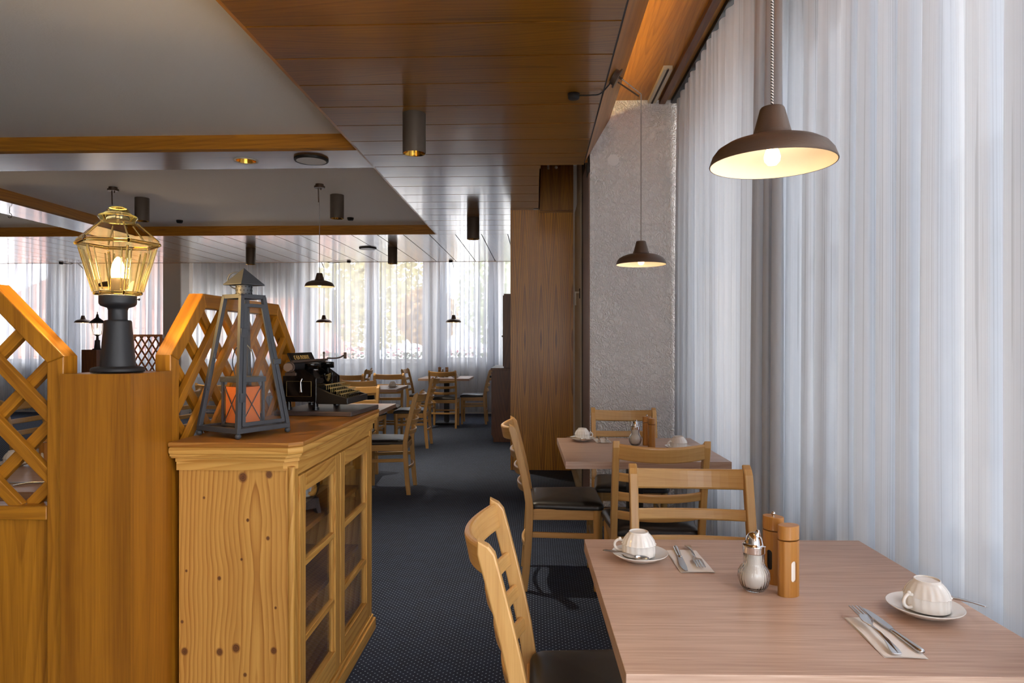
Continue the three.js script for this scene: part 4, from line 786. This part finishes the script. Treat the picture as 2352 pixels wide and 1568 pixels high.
// ---- carved figurine inside the cabinet
{
  const f = thing('carved_figurine', 'carved oval relief of two seated figures on a dark stand inside the cabinet', 'figurine', [-0.865, 0.6755, -2.52], 0.75);
  part('stand', [extrude([[-0.045, 0], [-0.03, 0], [-0.022, 0.02], [0.022, 0.02], [0.03, 0], [0.045, 0], [0.034, 0.06], [-0.034, 0.06]], 0.03, { bevel: 0.003 }).translate(0, 0, -0.015)], MAT.slate, f);
  const g = new THREE.SphereGeometry(1, 40, 24); g.scale(0.045, 0.062, 0.018); g.translate(0, 0.112, 0); part('oval_frame', clean(g), std({ color: '#2b2019', roughness: 0.5 }), f);
  const P = (n, list, col) => part(n, list, std({ color: col, roughness: 0.45 }), f);
  P('seated_figure', [ball(0.016, [0.012, 0.096, 0.014], 12, [1, 1.7, 0.7]), ball(0.012, [0.0, 0.080, 0.016], 12, [1.5, 0.8, 0.8])], '#b9822c');
  P('seated_figure', [ball(0.015, [-0.018, 0.09, 0.014], 12, [1, 1.5, 0.7]), ball(0.010, [-0.010, 0.076, 0.016], 12, [1.4, 0.8, 0.8])], '#aab3b3');
  P('figure_head', [ball(0.0075, [0.010, 0.125, 0.015], 10), ball(0.0075, [-0.015, 0.121, 0.015], 10)], '#b98a63');
  P('hat', [put(cyl(0.013, 0.007, 0.006, [0, 0, 0]), [0.010, 0.132, 0.015]), put(cyl(0.013, 0.007, 0.006, [0, 0, 0]), [-0.015, 0.128, 0.015])], '#242424');
  P('carved_window', [box(0.02, 0.024, 0.004, [-0.004, 0.146, 0.015])], '#c3ccd0'); P('carved_brickwork', [box(0.014, 0.03, 0.005, [0.024, 0.135, 0.012]), box(0.010, 0.024, 0.005, [-0.027, 0.13, 0.011])], '#8f3f22'); P('carved_leaf', [ball(0.009, [0.014, 0.158, 0.012], 10, [1.5, 0.7, 0.6]), ball(0.008, [-0.018, 0.104, 0.018], 8, [0.8, 1.2, 0.6])], '#2f5a48');
  P('carved_cup', [ball(0.009, [-0.002, 0.1, 0.018], 10, [0.8, 1.5, 0.6])], '#d4d6d8');
}
// ---- metal candle lantern on the cabinet
{
  const t = thing('metal_lantern', 'grey metal pyramid lantern with glass sides on the pine cabinet', 'lantern', [-0.987, 1.018, -2.234], -0.5);
  const b = 0.0985, p = 0.043, y0 = 0.026, y1 = 0.462, w = 0.013;
  const cor = (s, k) => [[1, 1], [-1, 1], [-1, -1], [1, -1]].map(([x, z]) => [x * s, k, z * s]), lo = cor(b, y0), hi = cor(p, y1);
  const up = (i) => part('corner_post', bar(lo[i], hi[i], 0.014, 0.014, [1, 0, 0], { r: 0.001 }), MAT.ironGrey, t); for (let i = 0; i < 4; i++) up(i);
  for (let i = 0; i < 4; i++) {
    const j = (i + 1) % 4; part('base_rail', bar(lo[i], lo[j], 0.016, 0.014, [0, 1, 0], { r: 0.001, over: 0.012 }), MAT.ironGrey, t); part('top_rail', bar(hi[i], hi[j], 0.014, 0.012, [0, 1, 0], { r: 0.001, over: 0.012 }), MAT.ironGrey, t);
    part('ball_foot', ball(0.010, [lo[i][0], 0.010, lo[i][2]], 14), MAT.ironGrey, t);
    const V = (a, s) => new THREE.Vector3(...a).multiply(new THREE.Vector3(s, 1, s));
    const A = V(lo[i], 0.95), B2 = V(lo[j], 0.95), C = V(hi[j], 0.92), D = V(hi[i], 0.92); const g = new THREE.BufferGeometry(); g.setAttribute('position', new THREE.Float32BufferAttribute([A, B2, C, A, C, D].flatMap((v) => v.toArray()), 3)); g.computeVertexNormals(); part('glass_pane', clean(g), MAT.glass, t);
  }
  part('floor_plate', box(b * 2, 0.004, b * 2, [0, y0, 0], { r: 0 }), MAT.ironGrey, t); part('top_plate', box(p * 2, 0.004, p * 2, [0, y1, 0], { r: 0 }), MAT.ironGrey, t);
  // door frame on the face towards +x
  const at = (k, s, o) => [mix(b, p, k) + o, mix(y0, y1, k), mix(b, p, k) * s]; const d = new THREE.Group(); d.name = 'door'; t.add(d);
  const q = [at(0.045, 0.82, 0.004), at(0.045, -0.82, 0.004), at(0.93, -0.72, 0.004), at(0.93, 0.72, 0.004)];
  for (let i = 0; i < 4; i++) part('door_bar', bar(q[i], q[(i + 1) % 4], 0.012, 0.006, i % 2 ? [0, 0, 1] : [0, 1, 0], { r: 0.0008, over: 0.008 }), MAT.ironGrey, d);
  for (const k of [0.24, 0.72]) part('hinge', box(0.004, 0.03, 0.02, at(k, 0.9, 0.008), { r: 0.001 }), MAT.ironGrey, d);
  part('latch', box(0.012, 0.018, 0.03, at(0.5, -0.98, 0.008), { r: 0.002 }), MAT.ironGrey, d);
  for (const [k, s] of [[0.3, -1], [0.55, -1]]) part('pane_clip', box(0.006, 0.014, 0.008, [-mix(b, p, k) * 0.9, mix(y0, y1, k), mix(b, p, k)], { r: 0.001 }), MAT.ironGrey, t);
  // perforated chimney and pyramid roof
  const ch = new THREE.CylinderGeometry(0.026, 0.026, 0.042, 40, 1, true); ch.translate(0, y1 + 0.022, 0); const chim = part('chimney', clean(ch), MAT.ironGrey, t);
  const holes = []; for (let r = 0; r < 3; r++) for (let k = 0; k < 14; k++) { const a = (k + (r % 2) / 2) / 14 * 2 * PI, g = new THREE.CylinderGeometry(0.0026, 0.0026, 0.0012, 8); g.rotateX(PI / 2); g.rotateY(PI / 2 - a); g.translate(Math.cos(a) * 0.0263, y1 + 0.010 + r * 0.012, Math.sin(a) * 0.0263); holes.push(clean(g)); }
  const hm = part('punched_holes', holes, MAT.rubber, chim); hm.userData.kind = 'stuff';
  const rf = new THREE.ConeGeometry(0.047 * 1.414, 0.056, 4, 1); rf.rotateY(PI / 4); rf.translate(0, y1 + 0.042 + 0.028, 0); part('roof', toCreasedNormals(clean(rf), 0.2), MAT.ironGrey, t); part('roof_edge', box(0.094, 0.003, 0.094, [0, y1 + 0.041, 0], { r: 0.001 }), MAT.ironGrey, t);
  part('ring_handle', put(clean(new THREE.TorusGeometry(0.028, 0.0022, 8, 32)), [-0.022, y1 + 0.056, 0.012], [0.3, 0.8, 0.9]), MAT.ironGrey, t);
  const i = thing('candle_box', 'small orange lined candle lantern with crossed bars inside the metal lantern', 'lantern', [-0.992, 1.048, -2.238], -0.5);
  const s = 0.045, h = 0.15; for (const [x, z] of [[1, 1], [-1, 1], [-1, -1], [1, -1]]) part('corner_post', box(0.008, h, 0.008, [x * s, h / 2, z * s], { r: 0.001 }), MAT.ironGrey, i);
  part('lid', box(0.105, 0.018, 0.105, [0, h + 0.005, 0], { r: 0.002 }), MAT.ironGrey, i); part('floor_plate', box(0.1, 0.006, 0.1, [0, 0.003, 0]), MAT.ironGrey, i);
  for (let k = 0; k < 4; k++) { const a = k * PI / 2, R = (x, y, z) => [x * Math.cos(a) + z * Math.sin(a), y, -x * Math.sin(a) + z * Math.cos(a)]; part('orange_panel', put(box(0.072, h - 0.03, 0.002, [0, 0, 0], { r: 0 }), R(0, h / 2 - 0.005, s - 0.006), [0, a, 0]), MAT.orangeCloth, i); part('cross_bar', [rod(R(-0.038, 0.012, s), R(0.038, h - 0.018, s), 0.0016, 6), rod(R(0.038, 0.012, s), R(-0.038, h - 0.018, s), 0.0016, 6)], MAT.ironGrey, i); }
  part('wire_handle', tube([[-0.04, h + 0.01, 0], [-0.055, h + 0.06, 0], [-0.04, h + 0.105, 0], [0, h + 0.125, 0], [0.04, h + 0.105, 0], [0.055, h + 0.06, 0], [0.04, h + 0.01, 0]], 0.002, 6, 40), MAT.ironGrey, i);
}
// ---- typewriter on its board
const font = await new FontLoader().loadAsync('fonts/droid/droid_sans_bold.typeface.json');
{
  const by = 1.018, bt = 0.02, cx = -0.917, cz = -2.936, turn = -0.1;
  const bd = part('base_board', box(0.34, bt, 0.34, [0, 0, 0], { ax: 'x', r: 0.003 }), MAT.slate); bd.position.set(cx, by + bt / 2 + 0.0005, cz); bd.rotation.y = turn; tag(bd, 'dark stained board under the typewriter', 'board');
  const t = thing('typewriter', 'antique black typewriter with brass rimmed keys facing the aisle', 'typewriter', [cx - 0.035, by + bt + 0.001, cz - 0.0], turn);
  // front towards +x, width along z
  const hw = 0.125, side = [[-0.115, 0.035], [0.035, 0.035], [0.035, 0.135], [-0.015, 0.172], [-0.06, 0.172], [-0.06, 0.15], [-0.115, 0.145]];
  const prof = (pts, d, z) => { const g = extrude(pts, d, { bevel: 0.002 }); g.translate(0, 0, z); return g; };
  for (const s of [1, -1]) {
    const sp = part('side_panel', prof(side, 0.02, s > 0 ? hw - 0.02 : -hw), MAT.typewriter, t);
    const zz = s > 0 ? hw + 0.0022 : -hw - 0.0022, L = [[-0.098, 0.058], [0.012, 0.058], [0.012, 0.122], [-0.098, 0.122]]; part('gold_line', [0, 1, 2, 3].map((k) => rod([...L[k], zz], [...L[(k + 1) % 4], zz], 0.0008, 4)), MAT.brass, sp);
    part('spool_cap', lathe([[0, 0.028], [0.026, 0.027], [0.029, 0.024], [0.0295, 0], [0.0, 0]], 32, [-0.005, 0.172, s * 0.082]), MAT.typewriter, t);
    for (const x of [-0.095, 0.026]) part('foot', [cyl(0.012, 0.009, 0.022, [x, 0.024, s * (hw - 0.012)], { n: 14 }), cyl(0.015, 0.014, 0.012, [x, 0.006, s * (hw - 0.012)], { n: 16 })], MAT.typewriter, t);
  }
  part('body', [span(-0.11, 0.02, 0.04, 0.14, -hw + 0.018, hw - 0.018, { r: 0.004 }), put(prof([[-0.03, 0.10], [0.034, 0.10], [0.034, 0.135], [-0.015, 0.172], [-0.03, 0.172]], 0.06, 0), [0, 0, 0.05]), put(prof([[-0.03, 0.10], [0.034, 0.10], [0.034, 0.135], [-0.015, 0.172], [-0.03, 0.172]], 0.06, 0), [0, 0, -0.11])], MAT.typewriter, t);
  const bas = new THREE.TorusGeometry(0.042, 0.006, 10, 30, PI); bas.rotateZ(PI); bas.rotateY(PI / 2); bas.translate(0.034, 0.152, 0); part('type_basket_rim', clean(bas), MAT.typewriter, t);
  const tb = []; for (let k = 0; k < 22; k++) { const a = PI + (k + 0.5) / 22 * PI; tb.push(rod([0.03, 0.152 + Math.sin(a) * 0.038, Math.cos(a) * 0.038], [-0.01, 0.13 + Math.sin(a) * 0.01, Math.cos(a) * 0.012], 0.0012, 4)); } part('type_bar', tb, MAT.brass, t);
  // keyboard
  part('key_tray', [prof([[0.03, 0.028], [0.16, 0.026], [0.17, 0.034], [0.17, 0.052], [0.09, 0.075], [0.03, 0.10]], 0.008, hw - 0.012), prof([[0.03, 0.028], [0.16, 0.026], [0.17, 0.034], [0.17, 0.052], [0.09, 0.075], [0.03, 0.10]], 0.008, -hw + 0.004), span(0.03, 0.165, 0.026, 0.034, -hw + 0.006, hw - 0.006), box(0.012, 0.028, 2 * hw - 0.01, [0.166, 0.04, 0], { r: 0.004 })], MAT.blackMatte, t);
  const kt = cyl(0.0072, 0.0072, 0.003, [0, 0, 0], { n: 14 }), ring = lathe([[0.0066, -0.001], [0.0085, -0.001], [0.0085, 0.002], [0.0066, 0.0025]], 14), stem = cyl(0.0012, 0.0012, 0.02, [0, -0.011, 0], { n: 5 });
  for (let r = 0; r < 4; r++) for (let k = 0; k < 11; k++) { const x = 0.066 + r * 0.0235, y = 0.106 - r * 0.0125, z = (k - 5) * 0.0195 + (r % 2) * 0.008 - 0.004; const key = part('key', put(join([ring.clone(), stem.clone()]), [x, y, z]), MAT.brass, t); part('key_top', put(kt.clone(), [x, y, z]), MAT.cream, key); }
  part('space_bar', box(0.012, 0.007, 0.12, [0.155, 0.062, 0], { r: 0.003, seg: 2 }), MAT.typewriter, t);
  // carriage, shifted sideways
  const cy = 0.182, cxx = -0.078, za = 0.135, zb = -0.2;
  part('platen', put(cyl(0.019, 0.019, za - zb, [0, 0, 0], { n: 28 }), [cxx, cy, (za + zb) / 2], [PI / 2, 0, 0]), MAT.rubber, t);
  const knobMat = std({ color: '#8d7563', roughness: 0.5 });
  for (const z of [za + 0.018, zb - 0.018]) part('platen_knob', put(cyl(0.0175, 0.0175, 0.016, [0, 0, 0], { n: 28 }), [cxx, cy, z], [PI / 2, 0, 0]), knobMat, t);
  part('carriage_rail', [box(0.012, 0.01, za - zb + 0.02, [cxx + 0.016, cy + 0.024, (za + zb) / 2], { r: 0.002 }), box(0.05, 0.014, za - zb, [cxx, cy - 0.03, (za + zb) / 2], { r: 0.003 }), put(clean(new THREE.TorusGeometry(0.02, 0.004, 8, 24)), [cxx, cy, za + 0.004])], MAT.bronze, t);
  part('return_lever', [tube([[cxx + 0.02, cy + 0.03, zb], [cxx + 0.06, cy + 0.03, zb - 0.01], [cxx + 0.085, cy + 0.036, zb - 0.012], [cxx + 0.1, cy + 0.045, zb - 0.012]], 0.0035, 8, 24), box(0.014, 0.03, 0.008, [cxx + 0.105, cy + 0.043, zb - 0.012], { r: 0.003, seg: 2 })], MAT.bronze, t);
  part('margin_stop', [rod([cxx + 0.018, cy + 0.02, zb + 0.03], [cxx + 0.018, cy + 0.055, zb + 0.03], 0.004), ball(0.006, [cxx + 0.018, cy + 0.056, zb + 0.03], 8)], MAT.bronze, t);
  const pt = part('paper_rest', put(box(0.006, 0.05, 0.24, [0, 0, 0], { r: 0.002 }), [cxx - 0.03, cy + 0.036, -0.04], [0, 0, 0.45]), MAT.blackMatte, t);
  const tx = new TextGeometry('C·EA DOBUE', { font, size: 0.019, depth: 0.0008, curveSegments: 3 }); tx.computeBoundingBox(); tx.translate(-tx.boundingBox.max.x / 2, -0.009, 0); tx.rotateY(PI / 2); tx.rotateZ(0.45); tx.translate(cxx - 0.0262, cy + 0.038, -0.03);
  part('gold_lettering', clean(tx), MAT.goldPaint, pt);
  part('side_lever', [prof([[0, 0], [0.004, 0.0], [0.007, -0.045], [-0.003, -0.045]], 0.002, hw + 0.004).translate(-0.035, 0.12, 0), rod([-0.034, 0.118, hw + 0.004], [-0.02, 0.165, hw - 0.01], 0.003)], MAT.steel, t);
}
// ---- dresser beyond the pier
{
  const d = thing('dresser', 'dark wooden dresser with tall upper cabinet behind the veneer pier', 'dresser', [-0.32, 0, -9.4]);
  part('lower_body', span(-0.262, 0.28, 0.06, 0.95, 0.54, -0.54), MAT.walnut, d); part('dresser_top', span(-0.282, 0.28, 0.95, 0.98, 0.56, -0.56, { ax: 'z', r: 0.004 }), MAT.walnut, d);
  part('upper_body', span(-0.11, 0.28, 0.98, 1.96, 0.54, -0.54), MAT.walnut, d); part('plinth', span(-0.25, 0.28, 0, 0.06, 0.53, -0.53), MAT.walnut, d);
  for (const z of [0.27, -0.27]) { const dr = part('door', span(-0.276, -0.262, 0.09, 0.92, z + 0.255, z - 0.255), MAT.walnut, d); part('knob', ball(0.016, [-0.29, 0.86, z + 0.19], 12), MAT.rubber, dr); }
  for (const z of [0.27, -0.27]) { const dr = part('door', span(-0.124, -0.11, 1.0, 1.94, z + 0.255, z - 0.255), MAT.walnut, d); part('knob', ball(0.012, [-0.134, 1.4, z + 0.19], 12), MAT.steel, dr); }
}
// ---- second booth post with its black lantern and a low dark lattice
{
  const p = thing('partition_post', 'distant brown post carrying the small black lantern', 'post', [-4.98, 0, -7.4]);
  part('post_body', span(-0.085, 0.085, 0, 1.238, 0.1, -0.1), MAT.walnut, p);
  const t = thing('post_lantern', 'small distant black coach lantern with lit bulb', 'lantern', [-4.93, 1.2385, -7.37]);
  part('base_disc', lathe([[0, 0], [0.05, 0], [0.05, 0.01], [0.032, 0.014], [0.028, 0.06], [0.026, 0.105], [0.015, 0.11], [0.012, 0.15], [0.03, 0.165], [0.04, 0.17], [0, 0.175]], 24), MAT.blackMetal, t);
  for (let k = 0; k < 6; k++) { const a = k / 6 * 2 * PI; part('glazing_rib', rod([Math.cos(a) * 0.042, 0.17, Math.sin(a) * 0.042], [Math.cos(a) * 0.066, 0.3, Math.sin(a) * 0.066], 0.0035, 6), MAT.blackMetal, t); }
  const gg = new THREE.CylinderGeometry(0.063, 0.04, 0.13, 6, 1, true); gg.translate(0, 0.235, 0); part('glass_shade', clean(gg), MAT.glass, t);
  part('roof', lathe([[0.078, 0.296], [0.08, 0.302], [0.062, 0.325], [0.035, 0.345], [0.018, 0.36], [0.012, 0.385], [0.014, 0.39], [0.006, 0.4], [0.004, 0.425], [0, 0.427]], 24), MAT.blackMetal, t);
  part('bulb', lathe([[0, 0.18], [0.012, 0.18], [0.014, 0.21], [0.009, 0.235], [0, 0.245]], 12), MAT.flame, t); point(t, [0, 0.212, 0], WARM, 0.8, 0.5);
  const s = thing('trellis_screen', 'distant reddish brown lattice panel beside the brown post', 'screen', [-4.87, 0, -7.5]);
  const W = 0.62; part('top_rail', span(0, W, 1.385, 1.41, 0.02, -0.02, { ax: 'x' }), MAT.walnut, s); part('panel_board', span(0, W, 0.05, 0.9, 0.012, -0.012), MAT.walnut, s); part('upright', span(W - 0.03, W, 0, 1.385, 0.02, -0.02), MAT.walnut, s); part('upright', span(0, 0.03, 0, 1.385, 0.02, -0.02), MAT.walnut, s);
  const y0 = 0.9, y1 = 1.39, sl = 1.6;
  for (const [dr, z] of [[1, 0.005], [-1, -0.005]]) for (let o = -9; o < 12; o++) { const xa = o * 0.082, A = [xa, y0], B = [xa + dr * (y1 - y0) / sl, y1]; let t0 = 0, t1 = 1; const dx = B[0] - A[0]; for (const [lim, sg] of [[0, 1], [W, -1]]) { const q = (lim - A[0]) / dx; if (dx * sg > 0) t0 = Math.max(t0, q); else t1 = Math.min(t1, q); } if (t1 - t0 < 0.06) continue; part('lattice_bar', bar([A[0] + dx * t0, y0 + (y1 - y0) * t0, z], [A[0] + dx * t1, y0 + (y1 - y0) * t1, z], 0.016, 0.008, [1, 0, 0], { r: 0 }), MAT.walnut, s); }
}

// ================================================================ outdoors, seen through the sheers
{
  const leafMat = [['#a39a62'], ['#97a07c'], ['#b3925a']].map(([a]) => phy({ color: a, roughness: 0.9, transmission: 0.3, thickness: 0, side: THREE.DoubleSide }));
  function tree(label, x, z, h, r, mi) {
    const t = thing('garden_tree', label, 'tree', [x, -0.35, z], rr(0, 6), 'garden trees outside the far windows');
    part('trunk', tube([[0, 0, 0], [0.05, h * 0.3, 0.03], [-0.05, h * 0.6, 0], [0, h * 0.9, 0]], 0.11, 8, 16), MAT.walnut, t);
    const P = [], n = 2600; for (let i = 0; i < n; i++) { const u = rnd() * 2 - 1, a = rnd() * 2 * PI, q = r * Math.pow(rnd(), 0.4), s = Math.sqrt(1 - u * u), c = [q * s * Math.cos(a), h * 0.66 + q * u * 0.95, q * s * Math.sin(a)], e = rr(0.06, 0.12), b = rr(0, 6), d = rr(-1, 1); const X = [Math.cos(b) * e, d * e * 0.5, Math.sin(b) * e], Y = [-Math.sin(b) * e * 0.4, e * 0.6, Math.cos(b) * e * 0.4]; const V = (s1, s2) => c.map((v, k) => v + X[k] * s1 + Y[k] * s2); P.push(...V(-1, 0), ...V(0, -1), ...V(1, 0), ...V(-1, 0), ...V(1, 0), ...V(0, 1)); }
    const g = new THREE.BufferGeometry(); g.setAttribute('position', new THREE.Float32BufferAttribute(P, 3)); g.computeVertexNormals(); const f = part('foliage', clean(g), leafMat[mi], t); f.userData.kind = 'stuff';
  }
  tree('autumn garden tree outside behind the hanging lamps', -4.6, -18.5, 4.6, 1.7, 0); tree('garden tree outside behind the table by the dresser', -0.6, -18.5, 4.4, 1.6, 1); tree('golden garden tree outside behind the curtain slit', -2.5, -15.4, 3.4, 0.7, 2); tree('garden tree outside behind the pillar', -8.4, -17.5, 4.0, 0.9, 2); 
  // window boxes with flowers
  function flowerBox(label, x0, x1) {
    const t = thing('window_box', label, 'planter', [(x0 + x1) / 2, 0.78, -12.72], 0, 'flower boxes outside the far windows'), w = (x1 - x0) / 2;
    part('trough', box(2 * w, 0.16, 0.18, [0, 0.08, 0], { r: 0.01 }), std({ color: '#8d8478', roughness: 0.8 }), t);
    const mk = (n, r0, r1, y0, y1) => { const L = []; for (let i = 0; i < n; i++) { const s = rr(r0, r1), g = new THREE.OctahedronGeometry(s, 0); g.scale(1, 0.6, 1); L.push(put(clean(g), [rr(-w, w), rr(y0, y1), rr(-0.12, 0.12)], [rr(0, 3), rr(0, 3), 0])); } return L; };
    part('leaves', mk(110, 0.02, 0.04, 0.14, 0.34), std({ color: '#6f8257', roughness: 0.9 }), t).userData.kind = 'stuff';
    part('pink_blossom', mk(36, 0.018, 0.03, 0.26, 0.44), std({ color: '#d2506f', roughness: 0.8 }), t).userData.kind = 'stuff'; part('white_blossom', mk(26, 0.018, 0.03, 0.26, 0.44), std({ color: '#f3eef0', roughness: 0.8 }), t).userData.kind = 'stuff';
  }
  flowerBox('flower box outside the window behind the hanging lamps', -4.1, -3.2); flowerBox('flower box outside the window behind the middle table', -2.95, -2.1); flowerBox('flower box outside the window near the dresser', -1.7, -0.85); flowerBox('flower box outside the window behind the amber lantern', -8.5, -7.0);
  // houses
  const brickM = std({ color: '#b98474', roughness: 0.9 }), roofM = std({ color: '#7d5a4c', roughness: 0.9 });
  const h = thing('brick_house', 'pale red brick house outside the far windows beside the post lantern', 'house', [-11.5, -0.35, -22]);
  part('house_wall', span(-4.5, 4.5, 0, 2.8, 2, -4), brickM, h); part('roof', put(extrude([[-5, 0], [5, 0], [0, 2.2]], 6.6, { bevel: 0 }), [0, 2.8, -4.3]), roofM, h);
  for (let r = 0; r < 9; r++) for (let k = 0; k < 12; k++) { const x = -4.2 + k * 0.7 + (r % 2) * 0.35; if (x > 4.1) continue; part('brick_course', box(0.66, 0.27, 0.04, [x, 0.2 + r * 0.29, 2.02], { r: 0 }), brickM, h); }
  const h2 = thing('neighbour_house', 'grey neighbour house with pitched roof outside the side windows', 'house', [9.2, -0.35, -6.4], 0.06);
  part('house_wall', span(-3, 3, 0, 3.0, 5.6, -7), std({ color: '#9c9a97', roughness: 0.9 }), h2); part('roof', put(extrude([[-3.7, 0], [3.7, 0], [0, 2.6]], 13.6, { bevel: 0 }), [0, 3.0, -7.4]), std({ color: '#6f6c6b', roughness: 0.9 }), h2);
  for (let k = 0; k < 4; k++) part('house_window', span(-3.03, -2.99, 1.0, 2.3, 4.4 - k * 2.9, 3.3 - k * 2.9), std({ color: '#6a7078', roughness: 0.3 }), h2);
}
shade(scene);
renderer.render(scene, camera);
